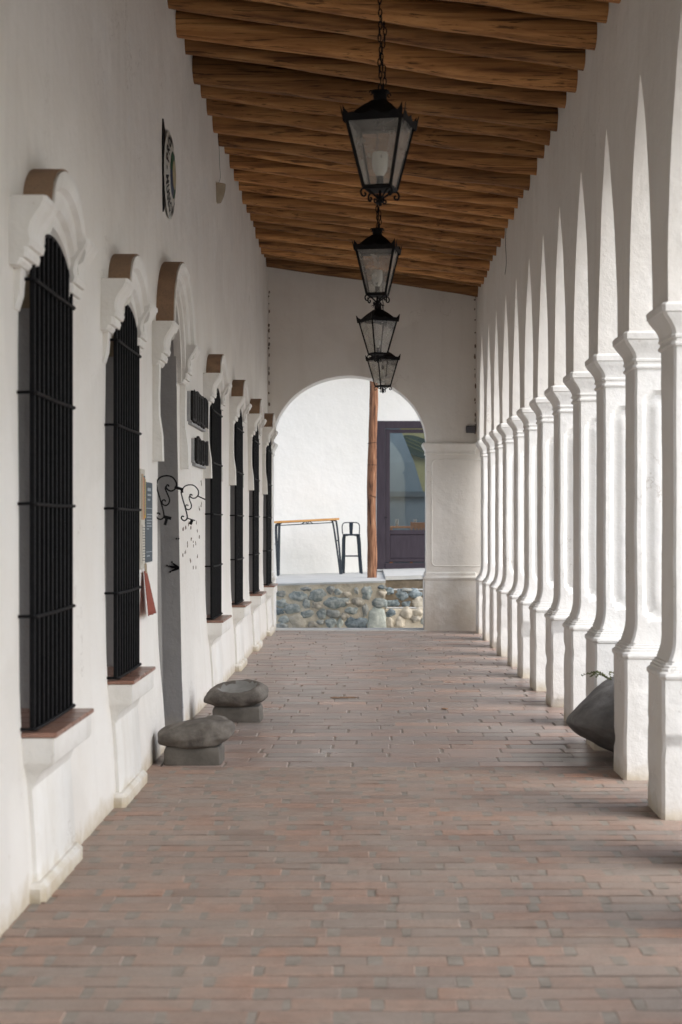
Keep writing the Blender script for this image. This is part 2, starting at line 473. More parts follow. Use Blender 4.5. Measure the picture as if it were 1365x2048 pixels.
def blob(rx, ry, rz, seed, rough=0.12, freq=1.5, power=2.4, nu=20, nv=12):
    """a stone: super-ellipsoid with noise"""
    v, f = [], []
    o = Vector((seed * 13.7, seed * 5.1, seed * 9.3))
    for j in range(nv + 1):
        th = math.pi * j / nv
        for i in range(nu):
            ph = 2 * math.pi * i / nu
            d = Vector((math.sin(th) * math.cos(ph), math.sin(th) * math.sin(ph), math.cos(th)))
            k = (abs(d.x) ** power + abs(d.y) ** power + abs(d.z) ** power) ** (-1 / power)
            s = k * (1 + rough * noise.noise(d * freq + o) + rough * 0.4 * noise.noise(d * freq * 3 + o))
            v.append((d.x * s * rx, d.y * s * ry, d.z * s * rz))
    for j in range(nv):
        for i in range(nu):
            i2 = (i + 1) % nu
            f.append((j * nu + i, (j + 1) * nu + i, (j + 1) * nu + i2, j * nu + i2))
    return v, f

def sstep(a, b, x):
    t = max(0.0, min(1.0, (x - a) / (b - a)))
    return t * t * (3 - 2 * t)

def at(px, py, Y):
    """photo pixel to a point at depth Y (used to read real positions off the photograph)"""
    return Vector(((px - 735) * Y / F_PX, Y, CAM_H - (py - 1046) * Y / F_PX))

# ------------------------------------------------------------------ the place: main dimensions
XL = -1.385          # upper face of the museum wall
XR = 1.52            # inner face of the arcade wall
XRO = XR + 0.36      # outer face
YE = 23.0            # end wall
YE2 = 23.45
Y0 = -3.0
BAY = 1.271
COL_Y0 = 8.557
def batter(z):
    return 0.05 * (1 - sstep(0.0, 0.95, z))
def ceil_z(x):
    return 5.17 + (x - XL) * (4.77 - 5.17) / (XR - XL)    # underside of the cane deck is above the logs

# ------------------------------------------------------------------ ground
gx = [-400, -60, -12, 3, 12, 60, 400]
g = ([(x, y, -0.34) for y in (-400, -40, 0, 25, 60, 400) for x in gx], [])
for j in range(5):
    for i in range(6):
        a = j * 7 + i
        g[1].append((a, a + 1, a + 8, a + 7))
tag(mobj('ground', g, 'street'), kind='structure')

# floor: mortar bed with the single bricks and tiles laid on it
SPLIT = 10.16
bed = mobj('brick_floor', box(-1.75, XRO + 0.35, Y0, SPLIT, -0.5, -0.020), 'mortar')
tag(bed, kind='structure')
bed2 = mobj('tile_floor', box(-1.75, XRO + 0.35, SPLIT, YE2 + 0.02, -0.5, -0.007), 'mortar')
tag(bed2, kind='structure')

def paver(l, wd, h, seed, ch):
    r = random.Random(seed)
    def ring(i, z):
        return [(sx * (l / 2 - i) + r.uniform(-1, 1) * 0.0035, sy * (wd / 2 - i) + r.uniform(-1, 1) * 0.003, z + r.uniform(-1, 1) * 0.0012) for sx, sy in ((-1, -1), (1, -1), (1, 1), (-1, 1))]
    v, f = loft([ring(0, -0.03), ring(0, h - ch), ring(ch, h)])
    return v, f[:-2] + [f[-1]]

def lay(floor, pname, mat, y_from, y_to, y_near, pitch, length, gap, depth, ch, keep, jit):
    protos = []
    for s in range(8):
        me = bpy.data.meshes.new(pname)
        v, f = paver(length * (0.95 + 0.013 * s), depth * (0.985 + 0.004 * s), 0.0, s + 31, ch)
        me.from_pydata(v, [], f)
        finish(me, mat, False)
        protos.append((me, v, f))
    spots, pads = [], []
    y = y_from
    row = 0
    while y < y_to - pitch * 0.4:
        x = -1.42 + ((row * 0.5) % 1.0) * (length + gap) - rng.uniform(0, 0.11) - (length + gap) * 0.5
        if jit > 0.02:
            x -= rng.uniform(0, length * 0.5)
        while x < XRO + 0.25:
            if gap > 0.02:
                pads.append(box(x + length - 0.006, x + length + gap * 1.45, y + 0.010 + rng.uniform(0, 0.006), y + pitch - 0.008, -0.03, -0.0015 + rng.uniform(-0.0015, 0.001), 0.002))
            spots.append((x + length / 2, y + pitch / 2 + rng.uniform(-0.004, 0.004), rng.randrange(8), rng.uniform(-0.006, 0.006), rng.uniform(-0.002, 0.0015), rng.uniform(-1, 1) * 0.009, rng.uniform(-1, 1) * 0.005))
            x += length + gap * (rng.uniform(0.75, 1.25) if gap > 0.02 else rng.uniform(0.8, 1.3))
        y += pitch
        row += 1
    seen = [s for s in spots if s[1] >= y_near and abs(s[0] * F_PX / s[1] + 52) < 700 and s[0] < 1.75]
    seen.sort(key=lambda s: s[1])
    single = set(id(s) for s in seen[:keep])
    rest = []
    for s in spots:
        me, v, f = protos[s[2]]
        mt = Matrix.Translation((s[0], s[1], s[4])) @ Euler((s[5], s[6] * 0.6, s[3]), 'XYZ').to_matrix().to_4x4()
        if id(s) in single:
            o = bpy.data.objects.new(pname, me)
            COL.objects.link(o)
            o.parent = floor
            o.matrix_local = mt
        else:
            rest.append(xf((v, f), mt))
    tag(mobj(pname + '_paving', join(*rest), mat, floor), kind='stuff')
    if pads:
        tag(mobj('mortar_fill', join(*pads), 'mortar', floor), kind='stuff')

lay(bed, 'brick', 'brick', Y0 + 0.02, SPLIT - 0.02, 5.2, 0.130, 0.242, 0.034, 0.114, 0.004, 300, 0.0)
lay(bed2, 'tile', 'tile', SPLIT + 0.005, YE2, SPLIT, 0.205, 0.389, 0.006, 0.193, 0.005, 300, 0.03)

# pale threshold slab under the end arch: colour stands for light from beyond
rr = []
for x in [-1.33 + 2.16 * k / 20 for k in range(21)]:
    j = 0.02 * noise.noise(Vector((x * 4, 0, 3)))
    rr.append([(x, 22.94 + j, -0.02), (x, 23.50, -0.02), (x, 23.50, 0.007), (x, 22.95 + j, 0.007)])
tag(mobj('lit_threshold_path', loft(rr), 'slab'), kind='structure')

# ------------------------------------------------------------------ museum wall on the left
WIN = [6.99, 9.16, 14.55, 17.14, 19.74, 22.36]
DOOR = 11.45
OW, SILL, ZS, ZA = 0.43, 0.66, 2.466, 2.71          # half opening, sill, spring and apex of the window arch
DW, DZS, DZA = 0.55, 2.62, 3.12                     # same for the doorway
openings = [(c, OW, SILL, ZS, ZA) for c in WIN] + [(DOOR, DW, None, DZS, DZA)]
museum = empty('museum_building', (XL, 12.0, 0))
tag(museum, 'long whitewashed building with barred windows under moulded hoods, left of the walkway', 'building')

def wall_x(y, z):
    n = noise.noise(Vector((y * 0.9, z * 0.9, 3.1))) * 0.010 + noise.noise(Vector((y * 3.1, z * 2.7, 8.8))) * 0.0035
    return XL + batter(z) + n

def strip_grid(V, Fc, ys, zs_of, xfun):
    """quads for consecutive ys; zs_of(y) gives the z list (same length)"""
    base = len(V)
    m = len(zs_of(ys[0]))
    for y in ys:
        for z in zs_of(y):
            V.append((xfun(y, z), y, z))
    for i in range(len(ys) - 1):
        for j in range(m - 1):
            a = base + i * m + j
            Fc.append((a, a + m, a + m + 1, a + 1))

def lin(a, b, n):
    return [a + (b - a) * i / n for i in range(n + 1)]

V, Fc = [], []
TOP = 5.7
zl = [0 - 0.05] + lin(0.0, TOP, 34)
edges = sorted(openings)
yprev = Y0
for c, hw, sill, zs, za in edges + [(None,) * 5]:
    yend = (c - hw) if c is not None else YE + 0.3
    n = max(1, int((yend - yprev) / 0.12))
    strip_grid(V, Fc, lin(yprev, yend, n), lambda y: zl, wall_x)
    if c is None:
        break
    ys = [c - hw * math.cos(math.pi * k / 20) for k in range(21)]
    def arch(y, c=c, hw=hw, zs=zs, za=za):
        return zs + (za - zs) * math.sqrt(max(0, 1 - ((y - c) / hw) ** 2))
    strip_grid(V, Fc, ys, lambda y: [arch(y) + (TOP - arch(y)) * k / 18 for k in range(19)], wall_x)
    if sill:
        strip_grid(V, Fc, ys, lambda y: [-0.05] + lin(0, sill, 5), wall_x)
    yprev = c + hw
mobj('wall', (V, Fc), 'white', museum, smooth=60, world=True)

def frame_section(prof_t, n):
    return prof_t

def make_hood(hw, ow, zs, za, zc, zb, zbb, strip_to, ex, bin_=0.07):
    """plaster hood in local (d, u, z); returns (plaster, coping)"""
    parts = []
    prof = [(0, -0.02), (0, 0.03), (0.10, 0.036), (0.14, 0.058), (0.24, 0.064), (0.36, 0.058), (0.42, 0.082), (0.55, 0.096), (0.68, 0.092), (0.74, 0.118), (0.88, 0.130), (1, 0.127), (1, -0.02)]
    N = 36
    rings = []
    for k in range(N + 1):
        th = math.pi * (1 - k / N)
        iu, iz = ow * math.cos(th), zs + (za - zs) * math.sin(th)
        s = math.sin(th)
        eu, ez = ex * math.cos(th), (zb - 0.03) + (zc - zb + 0.03) * (s ** 0.8)
        rings.append([(d, iu + (eu - iu) * f, iz + (ez - iz) * f) for f, d in prof])
    parts.append(loft(rings, cap=True, closed=True))
    # brackets
    H = zb - zbb
    bp = [(0.0, 0.040), (0.06, 0.052), (0.10, 0.052), (0.11, 0.068), (0.20, 0.074), (0.26, 0.070), (0.27, 0.086), (0.36, 0.093), (0.42, 0.088), (0.50, 0.087), (0.62, 0.094), (0.74, 0.113), (0.84, 0.134), (0.90, 0.139), (0.92, 0.145), (1.0, 0.145)]
    for s in (-1, 1):
        a, b_ = sorted((s * hw, s * (ow - bin_)))
        rings = []
        for t, d in bp:
            z = zbb + H * t
            q = 0.012
            lo, hi = (a, b_)
            rings.append([(-0.02, lo, z), (d - q, lo, z), (d, lo + q, z), (d, hi - q, z), (d - q, hi, z), (-0.02, hi, z)])
        parts.append(loft(rings))
        if strip_to is not None:
            u0, u1 = sorted((s * (hw - 0.02), s * (hw - 0.115)))
            rr = []
            for z, d in ((zbb + 0.005, 0.045), (strip_to + 0.42, 0.040), (strip_to + 0.30, 0.042), (strip_to + 0.16, 0.062), (strip_to, 0.066)):
                rr.append([(-0.02, u0, z), (d, u0, z), (d, u1, z), (-0.02, u1, z)])
            parts.append(loft(rr))
        else:
            u0, u1 = sorted((s * (ow + 0.005), s * (ow + 0.10)))
            rr = []
            for z, d in ((zbb + 0.005, 0.03), (zbb - 0.10, 0.022), (zbb - 0.16, 0.004)):
                rr.append([(-0.02, u0, z), (d, u0, z), (d, u1, z), (-0.02, u1, z)])
            parts.append(loft(rr))
    rings = []
    for k in range(N + 1):
        th = math.pi * (1 - k / N)
        s = math.sin(th)
        def E(g):
            return (ex + g) * math.cos(th), (zb - 0.03) + (zc + g - zb + 0.03) * (s ** 0.8)
        (u1, z1), (u2, z2) = E(0.003), E(0.010)
        w1 = 0.117 + 0.003 * noise.noise(Vector((k * 0.6, hw * 9, 0)))
        rings.append([(-0.02, u1, z1), (w1, u1, z1), (w1 + 0.002, u2, z2), (-0.02, u2, z2)])
    coping = loft(rings)
    return join(*parts), coping

HOOD_A = make_hood(0.617, OW, ZS, ZA, 2.975, 2.768, 2.50, None, 0.36)
HOOD_B = make_hood(0.617, OW, ZS, ZA, 2.975, 2.768, 2.50, 1.88, 0.36)
HOOD_D = make_hood(0.845, DW + 0.02, DZS - 0.1, DZA, 3.29, 2.80, 2.52, 1.90, 0.66, -0.01)

def reveal(hw, z0, zs, za, depth):
    """jambs and arch soffit of an opening, local"""
    pts = []
    if z0 is not None:
        pts = [(-hw, z0)]
    path = [(-hw, z0 if z0 is not None else -0.05), (-hw, zs)] + [(hw * math.cos(math.pi * (1 - k / 20)), zs + (za - zs) * math.sin(math.pi * k / 20)) for k in range(1, 20)] + [(hw, zs), (hw, z0 if z0 is not None else -0.05)]
    v, f = [], []
    ds = [0.012, -0.08, -depth]
    for d in ds:
        for u, z in path:
            dd = d if d < 0 else (batter(z) - 0.006)
            v.append((dd, u, z))
    n = len(path)
    jamb, arch_f = [], []
    for k in range(len(ds) - 1):
        for i in range(n - 1):
            q = (k * n + i, (k + 1) * n + i, (k + 1) * n + i + 1, k * n + i + 1)
            (jamb if i in (0, n - 2) else arch_f).append(q)
    def used(fs):
        ids = sorted(set(i for q in fs for i in q)); mp = {a: k for k, a in enumerate(ids)}
        return [v[i] for i in ids], [tuple(mp[i] for i in q) for q in fs]
    return used(jamb), used(arch_f)

def build_window(strip):
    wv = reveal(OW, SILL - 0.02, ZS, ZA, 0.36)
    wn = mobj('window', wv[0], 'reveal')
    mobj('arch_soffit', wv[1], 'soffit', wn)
    mobj('shutter', join(box(-0.36, -0.33, -OW, -0.006, SILL - 0.02, ZA), box(-0.36, -0.33, 0.006, OW, SILL - 0.02, ZA),
                         box(-0.33, -0.315, -OW + 0.06, -0.06, SILL + 0.1, ZS - 0.1, 0.006), box(-0.33, -0.315, 0.06, OW - 0.06, SILL + 0.1, ZS - 0.1, 0.006)), 'purple', wn)
    h, c = HOOD_B if strip else HOOD_A
    mobj('hood', h, 'trim', wn, smooth=32)
    mobj('hood_coping', c, 'coping', wn)
    # sill block, curved corbel, apron and base
    D = 0.142
    rings = []
    for z, d, e in ((SILL - 0.016, D, 0.0), (SILL - 0.110, D, 0.0), (SILL - 0.123, D - 0.008, 0.004), (SILL - 0.145, D - 0.045, 0.03), (SILL - 0.175, D - 0.075, 0.045), (SILL - 0.22, D - 0.088, 0.052)):
        uu = OW + 0.01 - e * 0.6
        rings.append([(-0.05, -uu, z), (d, -uu, z), (d, uu, z), (-0.05, uu, z)])
    mobj('sill', loft(list(reversed(rings))), 'trim', wn, smooth=35)
    ap = []
    for z in lin(0.0, SILL - 0.19, 10):
        d = batter(z) + 0.028
        uu = OW - 0.02
        ap.append([(-0.05, -uu, z), (d - 0.008, -uu, z), (d, -uu + 0.012, z), (d, uu - 0.012, z), (d - 0.008, uu, z), (-0.05, uu, z)])
    mobj('apron', loft(ap), 'trim', wn, smooth=35)
    b0 = batter(0)
    mobj('base', xf(box(0.0, b0 + 0.062, -OW - 0.012, OW + 0.012, -0.05, 0.072, 0.02), Matrix.Translation((0, -0.03, 0))), 'trim', wn, smooth=35)
    n = 5
    tw = (2 * OW + 0.03) / n
    for k in range(n):
        u0 = -OW - 0.015 + k * tw
        t = mobj('sill_tile', box(-0.31, D + 0.012, u0 + 0.003, u0 + tw - 0.003, SILL - 0.014, SILL + 0.006, 0.004), 'sill_tile', wn)
    # grille
    DB = 0.052
    r = 0.0105
    nb = 10
    for k in range(nb):
        u = -OW + 0.012 + (2 * OW - 0.024) * k / (nb - 1)
        zt = ZS + (ZA - ZS) * math.sqrt(max(0, 1 - (u / (OW + 0.012)) ** 2)) - 0.008
        mobj('bar', box(DB - r, DB + r, u - r, u + r, SILL + 0.012, zt, 0.003), 'iron', wn)
    for z in (SILL + 0.020, 1.128, 1.576, 2.018, ZS):
        e = OW + 0.018
        rr = 0.0075
        pts = [(-0.03, -e, z), (DB + 0.012, -e, z + 0.002), (DB + 0.016, -e + 0.02, z), (DB + 0.016, 0, z - 0.003), (DB + 0.016, e - 0.02, z), (DB + 0.012, e, z), (-0.03, e, z)]
        mobj('rail', tube(pts, rr, 6), 'iron', wn)
    arc = [(DB, (OW + 0.004) * math.cos(a), ZS + (ZA - ZS - 0.004) * math.sin(a)) for a in (math.pi * k / 20 for k in range(21))]
    mobj('arched_rail', tube(arc, 0.008, 6), 'iron', wn)
    return wn

pa, pb = build_window(False), build_window(True)
for i, c in enumerate(WIN):
    o = (pa if i == 0 else dup(pa)) if i < 2 else (pb if i == 2 else dup(pb))
    o.parent = museum
    o.location = (0, c - 12.0, 0)

# doorway
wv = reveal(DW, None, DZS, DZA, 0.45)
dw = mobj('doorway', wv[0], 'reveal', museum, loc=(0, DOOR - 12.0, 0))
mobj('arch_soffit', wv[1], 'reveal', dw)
h, c = HOOD_D
mobj('hood', h, 'trim', dw, smooth=32)
mobj('hood_coping', c, 'coping', dw)
for s in (-1, 1):
    a, b_ = sorted((s * 0.004, s * DW))
    lf = mobj('door_leaf', join(box(-0.45, -0.41, a, b_, 0.004, DZA), *[box(-0.41, -0.395, a + 0.09, b_ - 0.09, z0, z1, 0.008) for z0, z1 in ((0.15, 0.85), (0.97, 1.75), (1.87, 2.5))]), 'purple', dw)
    mobj('hinge', box(-0.41, -0.39, s * DW - 0.03 if s > 0 else s * DW, s * DW if s > 0 else s * DW + 0.03, 1.0, 1.15), 'iron', lf)

# ------------------------------------------------------------------ arcade on the right
arcade = empty('arcade', (XR, 12.0, 0))
tag(arcade, 'white arcade of panelled columns carrying narrow pointed arches, right of the walkway', 'arcade')
HB = 0.225           # half pier
SPR, TIP = 2.615, 4.0
S_ = BAY / 2 - HB
RAD = (S_ ** 2 + (TIP - SPR) ** 2) / (2 * S_)
def lancet(y, c):
    q = abs(y - c)
    xx = q + (RAD - S_)
    return SPR + math.sqrt(max(0, RAD ** 2 - xx ** 2))
def aw_in(y, z):
    return XR + noise.noise(Vector((y * 0.8, z * 0.8, 7.7))) * 0.010 + noise.noise(Vector((y * 3, z * 3, 1.2))) * 0.003
def aw_out(y, z):
    return XRO
V, Fc = [], []
i0, i1 = -7, 11
for i in range(i0, i1 + 1):
    yc = COL_Y0 + BAY * i
    a, b_ = yc - HB, yc + HB
    if i == i1:
        b_ = YE + 0.02
    for fn in (aw_in, aw_out):
        strip_grid(V, Fc, lin(a, b_, 4), lambda y: lin(SPR - 0.002, TOP, 24), fn)
    # pier underside
    n = len(V); V += [(XR, a, SPR - 0.002), (XRO, a, SPR - 0.002), (XRO, b_, SPR - 0.002), (XR, b_, SPR - 0.002)]; Fc.append((n, n + 1, n + 2, n + 3))
    if i < i1:
        c = yc + BAY / 2
        ys = [c - S_ * math.cos(math.pi * k / 24) for k in range(25)]
        for fn in (aw_in, aw_out):
            strip_grid(V, Fc, ys, lambda y: [lancet(y, c) + (TOP - lancet(y, c)) * k / 14 for k in range(15)], fn)
        n = len(V)
        for y in ys:
            z = lancet(y, c)
            for k in range(5):
                t = k / 4
                V.append((aw_in(y, z) * (1 - t) + XRO * t, y, z))
        for k in range(len(ys) - 1):
            for j in range(4):
                q = n + k * 5 + j
                Fc.append((q, q + 1, q + 6, q + 5))
mobj('arch_wall', (V, Fc), 'white', arcade, smooth=35, world=True)

XC = 0.18            # local x of the column axis, from the wall's inner face
def rrect(hx, hy, z, c=0.02, jig=0.0):
    return [(XC + x, y, z) for x, y in ((-hx + c, -hy), (hx - c, -hy), (hx, -hy + c), (hx, hy - c), (hx - c, hy), (-hx + c, hy), (-hx, hy - c), (-hx, -hy + c))]
def build_column(seed=None):
    ct = empty('column')
    def wob(vf, amp=0.005, chip=0.0):
        if seed is None:
            return vf
        out = []
        for p in vf[0]:
            q = Vector(p)
            o = Vector((seed * 3.7, seed * 1.9, 0))
            d = Vector((noise.noise(q * 2.1 + o), noise.noise(q * 2.1 + o + Vector((31, 0, 0))), 0.4 * noise.noise(q * 2.1 + o + Vector((0, 37, 0))))) * amp
            d += Vector((noise.noise(q * 9 + o), noise.noise(q * 9 + o + Vector((31, 0, 0))), 0)) * amp * 0.45
            c = noise.noise(q * 6.5 + o * 2)
            if chip and c > 0.28:
                d += Vector((XC - q.x, -q.y, 0)) * chip * (c - 0.28)
            out.append(tuple(q + d))
        return out, vf[1]
    mobj('plinth', wob(loft([rrect(0.208, 0.219, z, 0.016) for z in lin(-0.06, 0.705, 26)]), 0.005, 0.16), 'column', ct, smooth=40)
    rr = [rrect(a, b_, z, 0.026) for z, a, b_ in ((0.703, 0.205, 0.216), (0.710, 0.214, 0.226), (0.724, 0.219, 0.231), (0.738, 0.216, 0.228), (0.744, 0.208, 0.220), (0.749, 0.202, 0.214), (0.760, 0.202, 0.214), (0.764, 0.193, 0.207), (0.775, 0.193, 0.207), (0.779, 0.182, 0.202), (0.790, 0.180, 0.201), (0.793, 0.169, 0.195), (0.801, 0.168, 0.194))]
    mobj('base_moulding', wob(loft(rr), 0.006), 'column', ct, smooth=30)
    z0, z1 = 0.799, 2.402
    rings = []
    NX = 18
    for z in [z0 + (z1 - z0) * k / 64 for k in range(65)]:
        t = max(0, 1 - (z - z0) / 0.13)
        hx, hy = 0.142 + 0.026 * t ** 2.2, 0.184 + 0.010 * t ** 2.2
        c = 0.014
        ring = []
        def depth(x):
            # sunk panel with round ends and a soft raised field
            px, pz, rad = 0.098, (0.93, 2.27), 0.092
            dx = abs(x) - (px - rad)
            dz = max(pz[0] + rad - z, z - (pz[1] - rad))
            d = math.hypot(max(dx, 0), max(dz, 0)) + min(max(dx, dz), 0) - rad
            return 0.036 * (1 - sstep(-0.022, 0.003, d)) - 0.022 * (1 - sstep(-0.085, -0.032, d))
        xs = lin(-hx + c, hx - c, NX)
        for x in xs:
            ring.append((XC + x, -hy + depth(x), z))
        ring += [(XC + hx, -hy + c, z), (XC + hx, hy - c, z)]
        for x in reversed(xs):
            ring.append((XC + x, hy - depth(x), z))
        ring += [(XC - hx, hy - c, z), (XC - hx, -hy + c, z)]
        rings.append(ring)
    mobj('shaft', wob(loft(rings), 0.004), 'column', ct, smooth=34)
    rr = [rrect(a, b_, z, 0.018) for z, a, b_ in ((2.398, 0.140, 0.184), (2.402, 0.151, 0.194), (2.412, 0.156, 0.198), (2.422, 0.152, 0.195), (2.427, 0.146, 0.189), (2.440, 0.146, 0.189), (2.444, 0.153, 0.195), (2.455, 0.155, 0.197), (2.462, 0.150, 0.193),
                                                   (2.478, 0.152, 0.194), (2.498, 0.160, 0.199), (2.520, 0.174, 0.207), (2.540, 0.190, 0.216), (2.556, 0.202, 0.223), (2.566, 0.205, 0.225), (2.572, 0.212, 0.232), (2.604, 0.214, 0.234), (2.618, 0.202, 0.226))]
    mobj('capital', wob(loft(rr), 0.006), 'column', ct, smooth=30)
    return ct
pc = build_column()
for i in range(i0, i1 + 1):
    o = (pc if i == i0 else dup(pc)) if i < -1 else build_column(i + 4.3)
    o.parent = arcade
    o.location = (rng.uniform(-0.008, 0.008), COL_Y0 + BAY * i - 12.0, 0)

# ------------------------------------------------------------------ end wall with the round arch
AC, AH = -0.251, 1.073
ASP, AZA = 2.622, 3.555
endw = empty('end_wall', (0, YE, 0))
tag(endw, 'white end wall pierced by a round arch with a moulded pier', 'wall')
def arch_e(x):
    return ASP + (AZA - ASP) * math.sqrt(max(0, 1 - ((x - AC) / AH) ** 2))
V, Fc = [], []
def ystrip(xs, zs_of, yv):
    base = len(V); m = len(zs_of(xs[0]))
    for x in xs:
        for z in zs_of(x):
            dy = 0.006 * noise.noise(Vector((x * 1.2, z * 1.2, yv))) if yv == YE else 0
            V.append((x, yv + dy, z))
    for i in range(len(xs) - 1):
        for j in range(m - 1):
            a = base + i * m + j
            Fc.append((a, a + m, a + m + 1, a + 1))
axs = [AC - AH * math.cos(math.pi * k / 40) for k in range(41)]
for yv in (YE, YE2):
    ystrip(lin(-1.75, AC - AH, 4), lambda x: lin(-0.05, TOP, 20), yv)
    ystrip(axs, lambda x: [arch_e(x) + (TOP - arch_e(x)) * k / 16 for k in range(17)], yv)
    ystrip(lin(AC + AH, XRO, 8), lambda x: lin(-0.05, TOP, 20), yv)
n = len(V)
path = [(AC - AH, -0.05)] + [(x, arch_e(x)) for x in axs] + [(AC + AH, -0.05)]
for x, z in path:
    V += [(x, YE, z), (x, YE2, z)]
for k in range(len(path) - 1):
    Fc.append((n + 2 * k, n + 2 * k + 1, n + 2 * k + 3, n + 2 * k + 2))
n = len(V)
V += [(XRO, YE, -0.05), (XRO, YE2, -0.05), (XRO, YE2, TOP), (XRO, YE, TOP)]
Fc.append((n, n + 1, n + 2, n + 3))
mobj('wall', (V, Fc), 'white', endw, smooth=35, world=True)

def band(x0, x1, zprof, name, y0=YE, y1=YE2, mat='trim'):
    """moulding wrapped round a pier: zprof = [(z, out)]"""
    rr = []
    for z, e in zprof:
        c = 0.012
        a, b_, d, f_ = x0 - e, x1 + e, y0 - e, y1 + e
        rr.append([(a + c, d, z), (b_ - c, d, z), (b_, d + c, z), (b_, f_ - c, z), (b_ - c, f_, z), (a + c, f_, z), (a, f_ - c, z), (a, d + c, z)])
    return mobj(name, loft(rr), mat, endw, smooth=30, world=True)
IMP = [(2.455, 0.003), (2.460, 0.014), (2.474, 0.017), (2.482, 0.008), (2.50, 0.008), (2.525, 0.016), (2.55, 0.032), (2.575, 0.042), (2.585, 0.050), (2.61, 0.052), (2.62, 0.040)]
band(AC + AH, 1.50, IMP, 'impost')
band(-1.72, AC - AH, IMP, 'impost')
band(AC + AH, 1.50, [(-0.05, 0.030), (0.70, 0.030), (0.71, 0.040), (0.735, 0.046), (0.755, 0.036), (0.765, 0.024), (0.80, 0.020), (0.82, 0.003)], 'plinth', mat='pier')
band(-1.72, AC - AH, [(-0.05, 0.030), (0.70, 0.030), (0.71, 0.040), (0.735, 0.046), (0.755, 0.036), (0.765, 0.024), (0.80, 0.020), (0.82, 0.003)], 'plinth')
# sunk panel moulding on the pier
pm = []
px0, px1, pz0, pz1, rc = AC + AH + 0.075, 1.62, 0.90, 2.385, 0.07
for k in range(0, 5):
    pm.append((px1 - rc + rc * math.sin(math.pi / 2 * k / 4), pz1 - rc + rc * math.cos(math.pi / 2 * k / 4)))
for k in range(0, 5):
    pm.append((px1 - rc + rc * math.cos(math.pi / 2 * k / 4), pz0 + rc - rc * math.sin(math.pi / 2 * k / 4)))
for k in range(0, 5):
    pm.append((px0 + rc - rc * math.sin(math.pi / 2 * k / 4), pz0 + rc - rc * math.cos(math.pi / 2 * k / 4)))
for k in range(0, 5):
    pm.append((px0 + rc - rc * math.cos(math.pi / 2 * k / 4), pz1 - rc + rc * math.sin(math.pi / 2 * k / 4)))
pm.append(pm[0])
mobj('panel_moulding', tube([(x, YE - 0.002, z) for x, z in pm], 0.007, 8, squash=1.0), 'trim', endw, smooth=60, world=True)
# crumbled seams in the two corners
cr = []
for xs, sgn in ((XL + 0.012, 1), (XR - 0.010, -1)):
    z = 2.75
    while z < 4.75:
        hgt = rng.uniform(0.008, 0.035)
        wd = rng.uniform(0.005, 0.013)
        cr.append(xf(blob(wd, 0.02, hgt, rng.random() * 50, 0.5, 2.5, 2, 8, 6), Matrix.Translation((xs + sgn * rng.uniform(0, 0.012), YE - 0.006, z))))
        z += hgt * 2 + rng.uniform(0.01, 0.16)
tag(mobj('seam_crack', join(*cr), 'crack', endw, world=True), kind='stuff')

# ------------------------------------------------------------------ roof: logs and cane
roof = empty('roof', (0, 12, 4.9))
tag(roof, 'sloping ceiling of rough round logs below a cane deck', 'roof')
cv, cf = [], []
nxs = lin(XL - 0.4, XRO + 0.02, 260)
for yy in (Y0 - 0.3, 4, 10, 16, YE2 + 0.4):
    for k, x in enumerate(nxs):
        cv.append((x, yy, ceil_z(x) + 0.09 + 0.008 * math.sin(k * math.pi / 2)))
m_ = len(nxs)
for j in range(4):
    for i in range(m_ - 1):
        a = j * m_ + i
        cf.append((a, a + 1, a + m_ + 1, a + m_))
mobj('cane_deck', (cv, cf), 'cane', roof, world=True)
mobj('earth_cover', ([(x, y, ceil_z(x) + 0.13 + t) for t in (0, 0.12) for y in (Y0 - 0.3, YE2 + 0.4) for x in (XL - 0.4, XRO + 0.02)], box(0, 1, 0, 1, 0, 1)[1]), 'street', roof, world=True)
y = 8.35
lk = 0
while y < YE - 0.02:
    r0 = rng.uniform(0.078, 0.116)
    x0, x1 = XL - 0.12, XRO - 0.06
    tilt = rng.uniform(-0.06, 0.06)
    seed = rng.uniform(0, 90)
    taper = rng.uniform(-0.014, 0.014)
    rings = []
    NL, NA = 30, 14
    for i in range(NL + 1):
        t = i / NL
        x = x0 + (x1 - x0) * t
        cyy = y + tilt * (t - 0.5) * 2 + 0.06 * noise.noise(Vector((x * 0.7, seed, 0)))
        czz = ceil_z(x) + 0.075 - r0 + 0.022 * noise.noise(Vector((x * 0.8, seed, 5)))
        rr = r0 + taper * (t - 0.5) + 0.010 * noise.noise(Vector((x * 2.2, seed, 9)))
        ring = []
        for k in range(NA):
            a = 2 * math.pi * k / NA
            q = rr * (1 + 0.15 * noise.noise(Vector((math.cos(a) * 1.6, math.sin(a) * 1.6, x * 0.9 + seed))) + 0.07 * noise.noise(Vector((math.cos(a) * 4, math.sin(a) * 4, x * 0.5 + seed))))
            ring.append((x, cyy + q * math.cos(a), czz + q * math.sin(a)))
        rings.append(ring)
    mobj('log_beam', loft(rings), 'log', roof, smooth=60, world=True)
    y += r0 * 2 + rng.uniform(0.28, 0.44)
    lk += 1

# ------------------------------------------------------------------ lanterns
def torus_link(c, long_, r, axis_y, tilt):
    pts = []
    for k in range(11):
        a = 2 * math.pi * k / 10
        pts.append(Vector((math.cos(a) * long_ * 0.42, 0, math.sin(a) * long_)))
    m = Matrix.Translation(c) @ Euler((0, 0, axis_y + tilt), 'XYZ').to_matrix().to_4x4()
    return tube([m @ p for p in pts], r, 5, cap=False)

